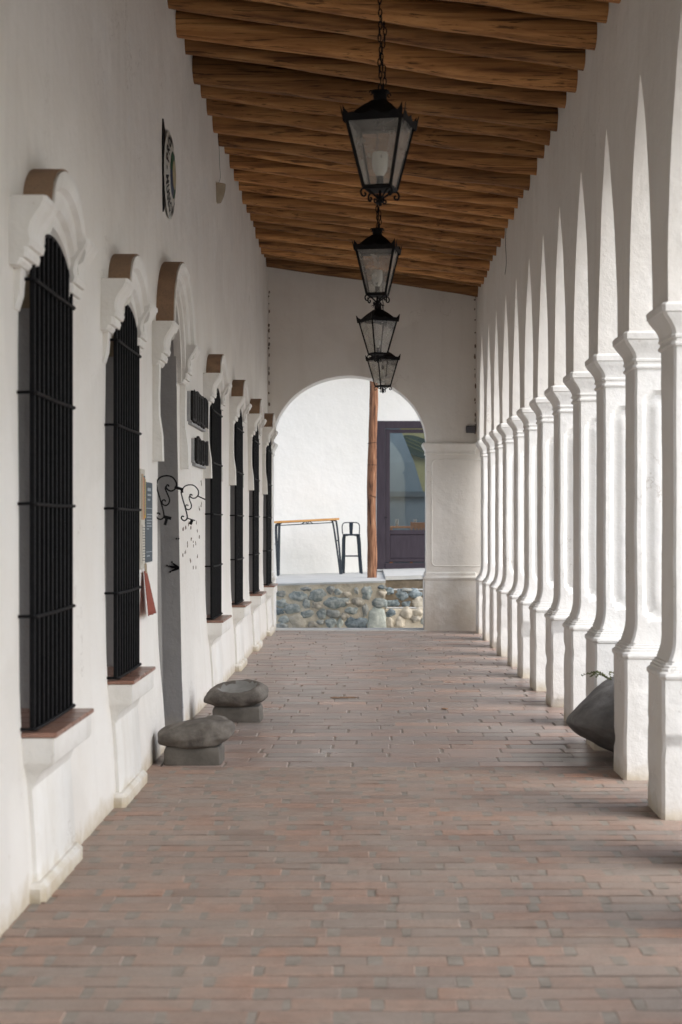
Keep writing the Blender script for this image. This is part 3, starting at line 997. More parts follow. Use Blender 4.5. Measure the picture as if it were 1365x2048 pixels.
def lantern(X, Y, rz, bulb, label):
    ln = empty('lantern', (X, Y, 3.24), rz=rz)
    tag(ln, label, 'lantern', 'iron lanterns hanging in a row')
    zb, zt = 0.085, 0.445         # glass body bottom and top (local)
    hb, ht = 0.075, 0.152
    I = 'lantern_iron'
    cor = ((-1, -1), (1, -1), (1, 1), (-1, 1))
    # frame
    fr = []
    for sx, sy in cor:
        fr.append(tube([(sx * hb, sy * hb, zb), (sx * ht, sy * ht, zt)], 0.0095, 4))
    for h_, z, th in ((hb, zb, 0.011), (ht, zt, 0.010)):
        for a, b_ in zip(cor, cor[1:] + cor[:1]):
            fr.append(tube([(a[0] * h_, a[1] * h_, z), (b_[0] * h_, b_[1] * h_, z)], th, 4))
    fr.append(box(-hb, hb, -hb, hb, zb - 0.012, zb - 0.002))
    mobj('frame', join(*fr), I, ln)
    # crown: a pierced cresting above the top rim with points at the corners
    crr = []
    e = ht + 0.012
    for a, b_ in zip(cor, cor[1:] + cor[:1]):
        A, B = Vector((a[0] * e, a[1] * e, 0)), Vector((b_[0] * e, b_[1] * e, 0))
        out = ((A + B) / 2).normalized()
        prof = [(0, 0.062), (0.04, 0.040), (0.09, 0.022), (0.16, 0.026), (0.22, 0.016), (0.30, 0.012), (0.38, 0.014), (0.44, 0.022), (0.50, 0.030), (0.56, 0.022), (0.62, 0.014), (0.70, 0.012), (0.78, 0.016), (0.84, 0.026), (0.91, 0.022), (0.96, 0.040), (1.0, 0.062)]
        v, f = [], []
        for t, hh in prof:
            p = A.lerp(B, t)
            lean = out * (0.25 * hh)
            for q in (p - out * 0.0, p + out * 0.003):
                v.append(tuple(q + Vector((0, 0, zt - 0.02))))
                v.append(tuple(q + lean + Vector((0, 0, zt + hh))))
        for k in range(len(prof) - 1):
            b0 = k * 4
            f += [(b0, b0 + 4, b0 + 5, b0 + 1), (b0 + 2, b0 + 3, b0 + 7, b0 + 6), (b0 + 1, b0 + 5, b0 + 7, b0 + 3)]
        crr.append((v, f))
    mobj('cresting', join(*crr), I, ln)
    # roof and neck
    rr = []
    for h_, z in ((ht + 0.008, zt + 0.004), (ht - 0.02, zt + 0.025), (0.085, zt + 0.075), (0.050, zt + 0.105), (0.040, zt + 0.115)):
        rr.append([(sx * h_, sy * h_, z) for sx, sy in cor])
    mobj('roof_cap', loft(rr), I, ln)
    mobj('neck', lathe([(0.038, zt + 0.11), (0.038, zt + 0.158), (0.052, zt + 0.163), (0.052, zt + 0.170), (0.02, zt + 0.174)], 12), I, ln, smooth=40)
    sc = []
    for k in range(4):
        a = math.pi / 2 * k + math.pi / 4
        pts = []
        for j in range(10):
            t = j / 9
            ang = -0.5 * math.pi + 1.6 * math.pi * t
            r_ = 0.013 * (1 - 0.4 * t)
            rad, z = 0.060 + r_ * math.cos(-ang + math.pi), zt + 0.156 + r_ * math.sin(-ang + math.pi)
            pts.append((rad * math.cos(a), rad * math.sin(a), z))
        sc.append(tube(pts, 0.0035, 5))
    mobj('neck_scroll', join(*sc), I, ln)
    # panes
    for a, b_ in zip(cor, cor[1:] + cor[:1]):
        q = 0.993
        v = [(a[0] * hb * q, a[1] * hb * q, zb + 0.004), (b_[0] * hb * q, b_[1] * hb * q, zb + 0.004), (b_[0] * ht * q, b_[1] * ht * q, zt - 0.004), (a[0] * ht * q, a[1] * ht * q, zt - 0.004)]
        mobj('pane', (v, [(0, 1, 2, 3)]), 'lantern_glass', ln)
    # scrolls under the body
    for k in range(4):
        a = math.pi / 2 * k + math.pi / 4
        ca, sa = math.cos(a), math.sin(a)
        pts = []
        for rad, z in ((0.0, 0.018), (0.012, 0.028), (0.05, 0.055), (0.085, 0.074), (0.112, 0.072), (0.122, 0.054), (0.114, 0.036), (0.098, 0.034), (0.091, 0.046), (0.099, 0.053)):
            pts.append((rad * ca, rad * sa, z))
        mobj('scroll', tube(spline(pts, 3), 0.006, 5), I, ln)
        pts = []
        for rad, z in ((0.008, 0.040), (0.012, 0.018), (0.026, 0.004), (0.038, 0.012), (0.034, 0.024), (0.025, 0.020)):
            pts.append((rad * ca, rad * sa, z))
        mobj('lower_scroll', tube(spline(pts, 3), 0.005, 5), I, ln)
    mobj('finial', lathe([(0.004, -0.012), (0.011, -0.004), (0.009, 0.012), (0.015, 0.024), (0.008, 0.040), (0.008, zb)], 10), I, ln, smooth=40)
    # bulb
    if bulb == 'led':
        bo = mobj('bulb', lathe([(0.018, 0.150), (0.022, 0.156), (0.036, 0.178), (0.043, 0.205), (0.044, 0.232), (0.044, 0.268), (0.039, 0.280), (0.026, 0.284), (0.004, 0.285)], 20), 'bulb', ln, smooth=50)
        mobj('socket', lathe([(0.019, zb), (0.019, 0.152)], 12), 'bulb_base', bo)
    elif bulb == 'small':
        bo = mobj('bulb', lathe([(0.013, 0.150), (0.016, 0.165), (0.029, 0.19), (0.031, 0.21), (0.024, 0.232), (0.004, 0.240)], 16), 'bulb', ln, smooth=50)
        mobj('socket', lathe([(0.016, zb), (0.016, 0.152)], 12), 'bulb_base', bo)
    else:
        bo = mobj('bulb', lathe([(0.004, 0.130), (0.030, 0.140), (0.044, 0.168), (0.042, 0.20), (0.026, 0.228), (0.020, 0.25), (0.017, 0.31)], 18), 'bulb', ln, smooth=50)
        mobj('socket', lathe([(0.018, 0.305), (0.018, 0.36), (0.006, 0.365), (0.006, zt + 0.1)], 12), 'bulb_base', bo)
    # chain
    top = ceil_z(X) - 0.02 - 3.24
    lk = []
    z = zt + 0.19
    k = 0
    while z < top:
        lk.append(torus_link((0.004 * math.sin(k * 1.3), 0, z), 0.022, 0.0036, (math.pi / 2) * (k % 2), 0.3 * math.sin(k * 2.1)))
        z += 0.034; k += 1
    for k in range(11):
        lk.append(torus_link((0.016 + 0.010 * math.sin(k * 0.9), 0.006, zt + 0.19 + 0.034 * k), 0.022, 0.0034, (math.pi / 2) * ((k + 1) % 2), 0.4))
    mobj('chain', join(*lk), I, ln)
    return ln

lantern(0.070, 9.0, R(-14), 'led', 'nearest and largest black iron lantern hanging from the log ceiling')
lantern(0.080, 13.2, R(-8), 'led', 'second black iron lantern, hanging just below and behind the largest one')
lantern(0.115, 17.8, R(28), 'small', 'third black iron lantern with a small clear bulb, hanging before the end wall')
lantern(0.208, 22.0, R(28), 'globe', 'farthest and smallest black iron lantern, hanging in front of the round arch')

# ------------------------------------------------------------------ things on the museum wall
# round domed sign above the doorway
SY, SZ, SR, SD = 11.46, CAM_H + 2.415, 0.300, 0.030
sign = empty('round_sign', (XL + 0.014, SY, SZ))
tag(sign, 'white domed oval sign with black ring lettering high above the doorway', 'sign')
def dome(rad, ang, lift=0.0):
    """point on the sign: ang clockwise from 12 o'clock as read from the front; local (d, y, z)"""
    d = SD * (1 - (rad / SR) ** 2) + lift
    return Vector((d, rad * math.sin(ang), rad * math.cos(ang)))
def ring_patch(r0, r1, a0, a1, lift, nr, na):
    v, f = [], []
    for i in range(nr + 1):
        for j in range(na + 1):
            v.append(tuple(dome(r0 + (r1 - r0) * i / nr, a0 + (a1 - a0) * j / na, lift)))
    for i in range(nr):
        for j in range(na):
            a = i * (na + 1) + j
            f.append((a, a + na + 1, a + na + 2, a + 1))
    return v, f
v, f = ring_patch(0.002, SR, 0, 2 * math.pi, 0.0, 10, 48)
rim = ring_patch(SR - 0.001, SR, 0, 2 * math.pi, -0.012, 1, 48)
mobj('disc', join((v, f), lathe([(0.02, -0.0), (0.02, 0.0)], 8)), 'enamel', sign, smooth=60)
mobj('rim', tube([tuple(dome(SR, 2 * math.pi * k / 48, -0.002)) for k in range(49)], 0.003, 6), 'enamel', sign)
bk = [(-0.298, -0.31), (-0.314, -0.17), (-0.318, 0.0), (-0.316, 0.18), (-0.302, 0.32), (-0.20, 0.25), (-0.20, -0.25)]  # the sign's shadow on the wall, made as a thin black plate
mobj('backing_or_shadow', loft([[(d, u, z) for u, z in bk] for d in (-0.02, -0.006)]), 'iron', sign)
RI = 0.162
mobj('emblem', ring_patch(0.002, RI, R(180), R(360), 0.0022, 6, 24), 'sign_blue', sign, smooth=60)
mobj('emblem', ring_patch(0.002, RI, R(0), R(180), 0.0022, 6, 24), 'sign_green', sign, smooth=60)
mobj('emblem', ring_patch(0.002, RI * 0.98, R(276), R(345), 0.0035, 6, 12), 'sign_green', sign, smooth=60)
mobj('emblem', ring_patch(0.002, 0.10, 0, 2 * math.pi, 0.005, 5, 24), 'sign_sand', sign, smooth=60)
def glyph(ch):
    cu = bpy.data.curves.new('letter', 'FONT')
    cu.body = ch
    cu.resolution_u = 3
    cu.offset = 0.03
    to = bpy.data.objects.new('letter', cu)
    COL.objects.link(to)
    dg = bpy.context.evaluated_depsgraph_get()
    dg.update()
    me = bpy.data.meshes.new_from_object(to.evaluated_get(dg))
    v = [tuple(p.co) for p in me.vertices]
    f = [tuple(p.vertices) for p in me.polygons]
    bpy.data.objects.remove(to)
    bpy.data.meshes.remove(me)
    bpy.data.curves.remove(cu)
    return v, f
GL = {}
def ring_text(s, size, rbase, ang0, up, mid=None):
    """letters along the ring. up=True: tops outwards, clockwise; up=False: tops inwards, anticlockwise"""
    out = []
    ang = ang0
    for ch in s:
        if ch == ' ':
            ang += (0.3 * size / rbase) * (1 if up else -1)
            continue
        if ch not in GL:
            GL[ch] = glyph(ch)
        v, f = GL[ch]
        wd = max(p[0] for p in v)
        vv = []
        for x, y, z in v:
            x *= size; y *= size
            if up:
                rad, a = rbase + y, ang + x / rbase
            else:
                rad, a = rbase - y, ang - x / rbase
            vv.append(tuple(dome(rad, a, 0.0030)))
        out.append((vv, f))
        ang += ((wd + 0.09) * size / rbase) * (1 if up else -1)
    return out
lets = ring_text('PROVINCIA', 0.096, 0.204, R(281), True)
lets += ring_text('MUSEO ARQUEOLOGICO', 0.096, 0.278, R(260), False)
star = []
c0 = dome(0.248, R(271), 0.003)
sv = [tuple(c0)]
for k in range(12):
    q = 0.022 if k % 2 == 0 else 0.010
    a = 2 * math.pi * k / 12
    sv.append((c0.x, c0.y + q * math.sin(a), c0.z + q * math.cos(a)))
star = (sv, [(0, 1 + k, 1 + (k + 1) % 12) for k in range(12)])
mobj('lettering', join(*lets, star), 'ink', sign)

# half round clay shade with its cable
fx = empty('wall_light', (XL, 15.2, CAM_H + 2.95))
tag(fx, 'small clay wall light with a thin cable, high on the wall beyond the round sign', 'light')
v, f = [], []
for j in range(9):
    t = j / 8
    rad = 0.088 * (1 - 0.5 * t ** 2.2)
    for k in range(13):
        a = math.pi * k / 12
        v.append((rad * math.sin(a) * 0.98 - 0.005, rad * math.cos(a), 0.17 * (1 - t)))
for j in range(8):
    for k in range(12):
        a = j * 13 + k
        f.append((a, a + 13, a + 14, a + 1))
f.append(tuple(range(12, -1, -1)))
f.append(tuple(range(8 * 13, 9 * 13)))
mobj('shade', (v, f), 'fixture', fx, smooth=50)
mobj('cable', tube(spline([(0.01, 0.0, 0.17), (0.03, 0.03, 0.24), (0.012, 0.16, 0.36), (0.01, 0.12, 0.52), (0.008, 0.02, 0.66)], 5), 0.0018, 5), 'iron', fx)

def wall_board(name, y0, y1, z0, z1, t, mat, label, cat, backing_or_shadow=None, rough=0.0, seed=0):
    o = empty(name, (XL, (y0 + y1) / 2, z0))
    tag(o, label, cat)
    hw = (y1 - y0) / 2
    H = z1 - z0
    if rough:
        r = random.Random(seed)
        top, bot = [], []
        n = 16
        for k in range(n + 1):
            u = -hw + 2 * hw * k / n
            top.append((u, H + r.uniform(-rough, rough * 0.4)))
            bot.append((u, r.uniform(-rough * 0.5, rough)))
        ring = bot + top[::-1]
        rr = [[(d, u, z) for u, z in ring] for d in (0.025, 0.025 + t)]
        nn = len(ring)
        v = [p for q in rr for p in q]
        f = [(i, (i + 1) % nn, nn + (i + 1) % nn, nn + i) for i in range(nn)]
        for base in (0, nn):
            for k in range(n):
                f.append((base + k, base + k + 1, base + 2 * n + 1 - k - 1, base + 2 * n + 1 - k))
        mobj('board', (v, f), mat, o)
        # charred vertical ridges
        rg = []
        for k in range(9):
            u = -hw + 2 * hw * (k + 0.5) / 9 + r.uniform(-0.01, 0.01)
            mobj('ridge', box(0.025 + t, 0.025 + t + r.uniform(0.003, 0.007), u - 0.014, u + 0.012, r.uniform(0.0, 0.03), H - r.uniform(0, 0.03), 0.004), mat, o)
        mobj('backing_or_shadow', join(box(-0.02, 0.024, -hw - 0.02, hw - 0.03, 0.0, H - 0.02, 0.003), box(-0.02, 0.030, -hw + 0.06, hw - 0.05, -0.022, 0.0, 0.003)), 'plaque_back', o)
    else:
        mobj('board', box(-0.02, t, -hw, hw, 0, H, 0.002), mat, o)
    return o
wall_board('plaque', 12.70, 14.45 - 0.55, CAM_H + 0.785, CAM_H + 1.035, 0.02, 'plaque', 'larger charred black plaque with ragged edge, upper of two by the doorway', 'plaque', rough=0.022, seed=3)
wall_board('plaque', 12.98, 13.92, CAM_H + 0.475, CAM_H + 0.685, 0.02, 'plaque', 'smaller charred black plaque with ragged edge, lower of two by the doorway', 'plaque', rough=0.02, seed=8)

po = wall_board('poster', 10.02, 10.19, CAM_H - 0.28, CAM_H + 0.33, 0.012, 'paper', 'narrow board of colourful notices between the second window and doorway', 'poster')
for z0, z1, u0, u1, mt in ((0.30, 0.58, -0.08, -0.02, 'paper_tan'), (0.30, 0.56, -0.015, 0.02, 'paper_orange'), (0.33, 0.57, 0.025, 0.05, 'paper_teal'), (0.31, 0.55, 0.055, 0.08, 'paper_yellow'), (0.03, 0.27, -0.07, 0.05, 'paper')):
    mobj('notice', box(0.0125, 0.018, u0, u1, z0, z1), mt, po)
    ln_ = [box(0.0185, 0.0195, u0 + 0.008, u1 - 0.006, z, z + 0.004) for z in lin(z0 + 0.02, z1 - 0.02, 12)]
    mobj('printed_line', join(*ln_), 'ink' if mt == 'paper' else 'paper_tan', po)
so = wall_board('slate_board', 10.215, 10.53, CAM_H - 0.245, CAM_H + 0.255, 0.014, 'slate', 'blue-grey slate board with pale lettering beside the doorway', 'sign')
ln_ = []
for z, a, b_, th in ((0.445, -0.08, 0.07, 0.02), (0.415, -0.08, 0.09, 0.012), (0.385, -0.08, 0.04, 0.012), (0.335, -0.14, 0.13, 0.004), (0.295, -0.11, 0.12, 0.007), (0.278, -0.11, 0.10, 0.007), (0.258, -0.11, 0.12, 0.007), (0.240, -0.11, 0.09, 0.007), (0.222, -0.11, 0.11, 0.007), (0.205, -0.11, -0.02, 0.007), (0.062, -0.14, 0.13, 0.004), (0.035, -0.11, 0.02, 0.008)):
    # broken words rather than solid bars
    u = a
    while u < b_:
        wlen = min(rng.uniform(0.015, 0.05), b_ - u) if th > 0.004 else b_ - u
        ln_.append(box(0.0145, 0.0155, u, u + wlen, z, z + th))
        u += wlen + 0.008
mobj('lettering', join(*ln_), 'chalk', so)
# red cloth below the notices
v = []
for k in range(9):
    t = k / 8
    z = CAM_H - 0.295 - 0.27 * t
    hw = 0.05 + 0.12 * t
    for j in range(7):
        u = -1 + 2 * j / 6
        v.append((XL + 0.02 + 0.012 * math.cos(u * 7) * t + 0.035 * t, 10.17 + u * hw, z))
f = [(k * 7 + j, (k + 1) * 7 + j, (k + 1) * 7 + j + 1, k * 7 + j + 1) for k in range(8) for j in range(6)]
pn = mobj('pennant', (v, f), 'red_cloth', None, smooth=60, loc=(XL, 10.17, CAM_H - 0.56), world=True)
sm = pn.modifiers.new('thick', 'SOLIDIFY'); sm.thickness = 0.006
tag(pn, 'brick red triangular cloth hanging under the notices by the second window', 'pennant')
mobj('hanging_ring', tube([(0.02, 0.03 * math.cos(a), 0.28 + 0.03 * math.sin(a)) for a in (2 * math.pi * k / 12 for k in range(13))], 0.004, 5), 'paper_tan', pn)

# faded tape strip on the door surround
tp = mobj('tape_strip', box(0.0, 0.012, -0.03, 0.03, 0.0, 0.27), 'pink_tape', None, loc=(XL + 0.004, 12.40, CAM_H + 0.83))
tag(tp, 'faded red and white vertical paper strip beside the doorway hood', 'strip')

# forged iron bracket of two llamas
LY = 10.86
def cp(pts, Yp, dy=0.0):
    return [Vector(at(280 + x / 8.907, 930 + y / 8.907, Yp)) + Vector((0, dy, 0)) for x, y in pts]
llama = empty('iron_llama_bracket', (XL, LY, CAM_H))
tag(llama, 'black forged iron bracket shaped as two scrolled animals projecting by the doorway', 'ironwork')
A1 = [(300, 345), (320, 270), (380, 212), (480, 190), (580, 215), (640, 290), (657, 350), (642, 410), (600, 450), (550, 462), (500, 440), (472, 400), (482, 362), (505, 355), (520, 385)]
A2 = [(480, 365), (455, 415), (490, 505), (525, 590), (530, 650), (500, 705), (450, 720), (405, 690), (400, 640), (437, 620), (465, 650)]
A3 = [(300, 345), (312, 430), (360, 600), (410, 780), (432, 890), (420, 940), (370, 968), (312, 945), (290, 890), (310, 858), (348, 862), (355, 888)]
B1 = [(735, 478), (775, 410), (820, 370), (900, 352), (980, 375), (1040, 450), (1042, 530), (1000, 582), (950, 592), (905, 570), (893, 535), (915, 522), (938, 545)]
B2 = [(900, 535), (880, 580), (893, 640), (920, 710), (910, 770), (862, 797), (818, 765), (828, 712), (868, 722)]
B3 = [(735, 478), (760, 590), (810, 760), (845, 900), (838, 962), (790, 992), (742, 950), (758, 910), (788, 925)]
def iron(paths, dy, rad, nm):
    parts = []
    for pth, rr in paths:
        pp = spline(cp(pth, LY, dy), 4) if len(pth) > 2 else cp(pth, LY, dy)
        parts.append(tube(pp, rr, 6))
    return mobj(nm, join(*parts), 'iron', llama, world=True)
iron([(A1, 0.0052), (A2, 0.005), (A3, 0.005)], 0, 0, 'scroll_figure')
iron([([(430, 922), (560, 952)], 0.012), ([(480, 950), (450, 1070)], 0.010)], 0, 0, 'foot')
iron([(B1, 0.0045), (B2, 0.0042), (B3, 0.0045)], 0, 0, 'scroll_figure')
iron([([(842, 945), (985, 990)], 0.0042), ([(932, 985), (900, 1060)], 0.010)], 0, 0, 'foot')
iron([([(625, 392), (775, 440)], 0.011), ([(745, 415), (758, 495)], 0.008), ([(1030, 550), (1165, 615)], 0.0045)], 0, 0, 'tie')

# trident hook fixed to the far jamb of the doorway
TY = DOOR + DW - 0.006
hook = empty('iron_hook', (XL, TY, 1.24))
tag(hook, 'small three pronged black iron hook on the doorway jamb', 'hook')
def jb(x, y):
    return at(280 + x / 8.907, 930 + y / 8.907, TY)
prs = []
for tip, dot in (((595, 1755), (575, 1727)), ((515, 1800), (485, 1790)), ((570, 1885), (546, 1905))):
    prs.append(tube([jb(700, 1835), jb((tip[0] + 700) / 2, (tip[1] + 1835) / 2), jb(*tip)], [0.010, 0.009, 0.006], 6))
    prs.append(xf(blob(0.006, 0.006, 0.006, 1, 0.0, 1, 2, 8, 6), Matrix.Translation(jb(*dot))))
    prs.append(tube([jb(*tip), jb(*dot)], 0.002, 4))
mobj('prong', join(*prs), 'iron', hook, world=True)
mobj('stud', join(*[xf(blob(0.006, 0.006, 0.006, 1, 0.0, 1, 2, 8, 6), Matrix.Translation(jb(*p))) for p in ((655, 1312), (695, 1312))]), 'iron', hook, world=True)

# pecked marks cut in the plaster between the doorway and the third window
mk = []
for x, y in ((1100, 330), (1105, 720), (1072, 800), (860, 1020), (808, 1080), (772, 1150), (1032, 1170), (1072, 1255), (905, 1310), (845, 1400), (948, 1400), (997, 1380), (805, 1540), (765, 1630), (1035, 1605), (885, 1700), (938, 1810), (995, 1800), (1015, 1010), (900, 1110)):
    px, py = 280 + x / 8.907, 930 + y / 8.907
    Yw = 1.385 * F_PX / (735 - px)
    p = at(px, py, Yw)
    for q in range(2):
        mk.append(xf(blob(0.003, 0.012 + 0.02 * rng.random(), 0.008 + 0.008 * rng.random(), rng.random() * 30, 0.5, 2, 2, 8, 6), Matrix.Translation((wall_x(Yw, p.z) + 0.0005, p.y + rng.uniform(-0.03, 0.03), p.z + rng.uniform(-0.02, 0.02)))))
wm = mobj('wall_mark', join(*mk), 'crack', None, loc=(XL, 13.2, 1.3), world=True)
tag(wm, 'scattered small dark pecked marks in the white plaster beyond the doorway', 'wall marks', kind='stuff')

# ------------------------------------------------------------------ stones beside the doorway
def stone_block(x0, x1, y0, y1, h, label, seed):
    nx, ny, nz = 9, 7, 4
    v, f = box(x0, x1, y0, y1, -0.012, h, 0.014)
    # subdivide by hand: a rough hewn block
    rr = []
    for k in range(9):
        z = -0.012 + (h + 0.012) * k / 8
        ins = 0.012 * (sstep(6.5, 8, k) + 0.3 * (1 - sstep(0, 1, k)))
        ring = []
        for (ax, ay), (bx, by) in zip(((x0, y0), (x1, y0), (x1, y1), (x0, y1)), ((x1, y0), (x1, y1), (x0, y1), (x0, y0))):
            for j in range(8):
                t = j / 8
                px, py = ax + (bx - ax) * t, ay + (by - ay) * t
                cx, cy_ = (x0 + x1) / 2, (y0 + y1) / 2
                s = 1 - ins / 0.15 + 0.035 * noise.noise(Vector((px * 14 + seed, py * 14, z * 14))) - (0.05 if j == 0 else 0)
                ring.append((cx + (px - cx) * s, cy_ + (py - cy_) * s, z + 0.004 * noise.noise(Vector((px * 9, py * 9, seed)))))
        rr.append(ring)
    o = mobj('stone_block', loft(rr), 'block', None, smooth=30, loc=((x0 + x1) / 2, (y0 + y1) / 2, 0), world=True)
    tag(o, label, 'stone block', 'blocks under the grinding stones')
    return o
stone_block(-1.262, -0.905, 10.20, 10.50, 0.110, 'squared grey stone block under the nearer grinding stone', 1)
stone_block(-1.165, -0.800, 12.40, 12.70, 0.116, 'squared grey stone block under the farther grinding stone, beyond the doorway', 5)

def grinding(cx, cy_, cz, rx, ry, rz, seed, tilt, dish, label):
    v, f = blob(rx, ry, rz, seed, 0.17, 1.0, 2.35, 48, 30)
    vv = []
    for x, y, z in v:
        z += 0.16 * rz * x / rx
        z *= 1 + 0.12 * x / rx
        k = 1.0
        if dish and z > 0:
            q = math.hypot((x - 0.02) / (rx * 0.72), (y + ry * 0.12) / (ry * 0.72))
            z -= dish * (1 - sstep(0.55, 1.0, q))
        z += 0.006 * noise.noise(Vector((x * 20, y * 20, z * 20 + seed)))
        vv.append((x, y, z))
    m = Euler(tilt, 'XYZ').to_matrix().to_4x4()
    o = mobj('grinding_stone', xf((vv, f), m), 'grind', None, smooth=60, loc=(cx, cy_, cz))
    if dish:
        o.data.materials.append(M['dish'])
        for p in o.data.polygons:
            c = p.center
            lc = m.inverted() @ c
            q = math.hypot((lc.x - 0.02) / (rx * 0.72), (lc.y + ry * 0.12) / (ry * 0.72))
            if lc.z > 0 and q < 0.86:
                p.material_index = 1
    tag(o, label, 'grinding stone', 'grinding stones flanking the doorway')
    return o
grinding(-1.075, 10.33, 0.184, 0.232, 0.185, 0.084, 4.2, (R(6), R(-5), R(4)), 0.0, 'nearer grey grinding stone with a plain rounded top, left foot of the walkway')
grinding(-0.998, 12.53, 0.200, 0.236, 0.195, 0.089, 9.1, (R(9), R(-1), R(-6)), 0.05, 'farther grey grinding stone with a smooth hollow worn in its top')

# boulder between the columns
v, f = blob(0.50, 0.42, 0.285, 3.3, 0.10, 1.1, 2.0, 64, 40)
vv = []
for x, y, z in v:
    p = Vector((x, y, z))
    for nrm, lim in ((Vector((-0.60, -0.15, 0.78)), 0.275), (Vector((-0.45, -0.25, -0.86)), 0.285), (Vector((0.1, -0.8, 0.55)), 0.33)):
        d = p.dot(nrm.normalized()) - lim
        if d > -0.03:
            p -= nrm.normalized() * (d + 0.03) * 0.55
    q = p * 3.2
    p += Vector((noise.noise(q), noise.noise(q + Vector((9, 0, 0))), noise.noise(q + Vector((0, 9, 0))))) * 0.028
    q = p * 11
    p += Vector((noise.noise(q), noise.noise(q + Vector((9, 0, 0))), noise.noise(q + Vector((0, 9, 0))))) * 0.006
    vv.append(tuple(p))
bo = mobj('boulder', (vv, f), 'boulder', None, smooth=50, loc=(1.755, 10.47, 0.275))
tag(bo, 'large dark boulder with a wedge-shaped snout lying between two columns', 'boulder')
sp = empty('sprig', (1.50, 10.40, 0.52))
tag(sp, 'thin straggling sprig with tiny leaves growing over the boulder', 'plant')
st, lv = [], []
for k in range(7):
    a = rng.uniform(-0.6, 0.6)
    ln_len = rng.uniform(0.06, 0.15)
    sgn = -1 if k < 5 else 1
    pts = [Vector((rng.uniform(-0.02, 0.07), 0, -0.01)), Vector((sgn * ln_len * 0.5, a * 0.05, 0.025 + rng.uniform(0, 0.02))), Vector((sgn * ln_len, a * 0.1, 0.012 + rng.uniform(-0.01, 0.02)))]
    pp = spline(pts, 6)
    st.append(tube(pp, 0.0018, 4))
    for p in pp[2:]:
        for q in range(2):
            d = Vector((rng.uniform(-1, 1), rng.uniform(-1, 1), rng.uniform(-0.3, 1))).normalized() * 0.012
            s = d.cross(Vector((rng.uniform(-1, 1), 1, 0.3))).normalized() * 0.004
            lv.append(([tuple(p), tuple(p + d * 0.5 + s), tuple(p + d), tuple(p + d * 0.5 - s)], [(0, 1, 2, 3)]))
mobj('stem', join(*st), 'leaf', sp)
tag(mobj('leaves', join(*lv), 'leaf', sp), kind='stuff')

# small grey box on the end wall, wires on the arcade wall
jb_ = at(942, 859, YE)
bx_ = mobj('junction_box', box(-0.068, 0.068, -0.045, 0.002, -0.05, 0.05, 0.008), 'grey_box', None, loc=(jb_.x, YE, jb_.z))
mobj('lid', box(-0.06, 0.06, -0.049, -0.044, -0.042, 0.042, 0.003), 'grey_box', bx_)
tag(bx_, 'small dark grey junction box on the end wall above the pier', 'junction box')
wr = mobj('loose_wire', tube(spline([(0, 0, 0.0), (-0.006, 0.02, -0.2), (0.0, 0.0, -0.42), (-0.012, 0.03, -0.55)], 5), 0.003, 5), 'iron', None, loc=(XR - 0.012, 17.9, 4.75))
tag(wr, 'short thin dark wire hanging from the ceiling edge of the arcade', 'wire')
# dead leaves and bits on the floor
for (px, py), lab in (((688, 1397), 'reddish dry leaf scrap lying in the middle of the floor'), ((905, 1419), 'tiny curled reddish scrap on the floor near the columns')):
    Yf = F_PX * 1.5 / (py - 1046)
    p = at(px, py, Yf)
    q = []
    for k in range(3 if px < 800 else 1):
        q.append(xf(blob(0.06 if px < 800 else 0.03, 0.03, 0.006, k + 2, 0.5, 2.0, 2, 10, 6), Matrix.Translation(((k - 1) * 0.06, 0.01 * k, 0.008))))
    o = mobj('dry_leaf', join(*q), 'coping', None, loc=(p.x, p.y, 0))
    tag(o, lab, 'leaf')

# ------------------------------------------------------------------ beyond the arch: stone platform
YP = 24.8
plat = empty('stone_platform', (0, YP, -0.34))
tag(plat, 'raised platform faced with river cobbles, steps at its right, beyond the arch', 'platform')
XS = (771 - 735) * YP / F_PX
def pz(x):
    return 0.615 + 0.028 * (x + 0.3)
def slabz(x0, x1, y0, y1, th, drop=0.0, lift=0.0, n=14, jig=0.0):
    rr = []
    for x in lin(x0, x1, n):
        zt = pz(x) + lift
        j = jig * noise.noise(Vector((x * 5, 2.2, 0)))
        rr.append([(x, y0 + j, zt - th), (x, y1, zt - th), (x, y1, zt), (x, y0 + j, zt)])
    return loft(rr)
v, f = slabz(-7, XS, YP, YP + 0.5, 0.03, lift=-0.03)
body = []
rr = []
for x in lin(-7, XS, 120):
    pts = []
    for z in lin(-0.34, pz(x) - 0.028, 14):
        pts.append((x, YP + 0.018 * noise.noise(Vector((x * 5, z * 5, 1))) + 0.012 * noise.noise(Vector((x * 12, z * 12, 4))), z))
    rr.append(pts)
vv = [p for r_ in rr for p in r_]
ff = []
for i in range(120):
    for j in range(14):
        a = i * 15 + j
        ff.append((a, a + 15, a + 16, a + 1))
side = ([(XS, YP, -0.34), (XS, 30, -0.34), (XS, 30, pz(XS) - 0.028), (XS, YP, pz(XS) - 0.028)], [(0, 1, 2, 3)])
mobj('mortar_face', join((vv, ff), side), 'wall_mortar', plat, smooth=60, world=True)
mobj('paving', slabz(-7, XS + 0.005, YP - 0.012, 29.6, 0.028, jig=0.02, n=60), 'slab', plat, world=True)
mobj('paving', slabz(XS + 0.009, 7, YP + 0.72, 29.6, 0.06, lift=0.045), 'slab', plat, world=True)
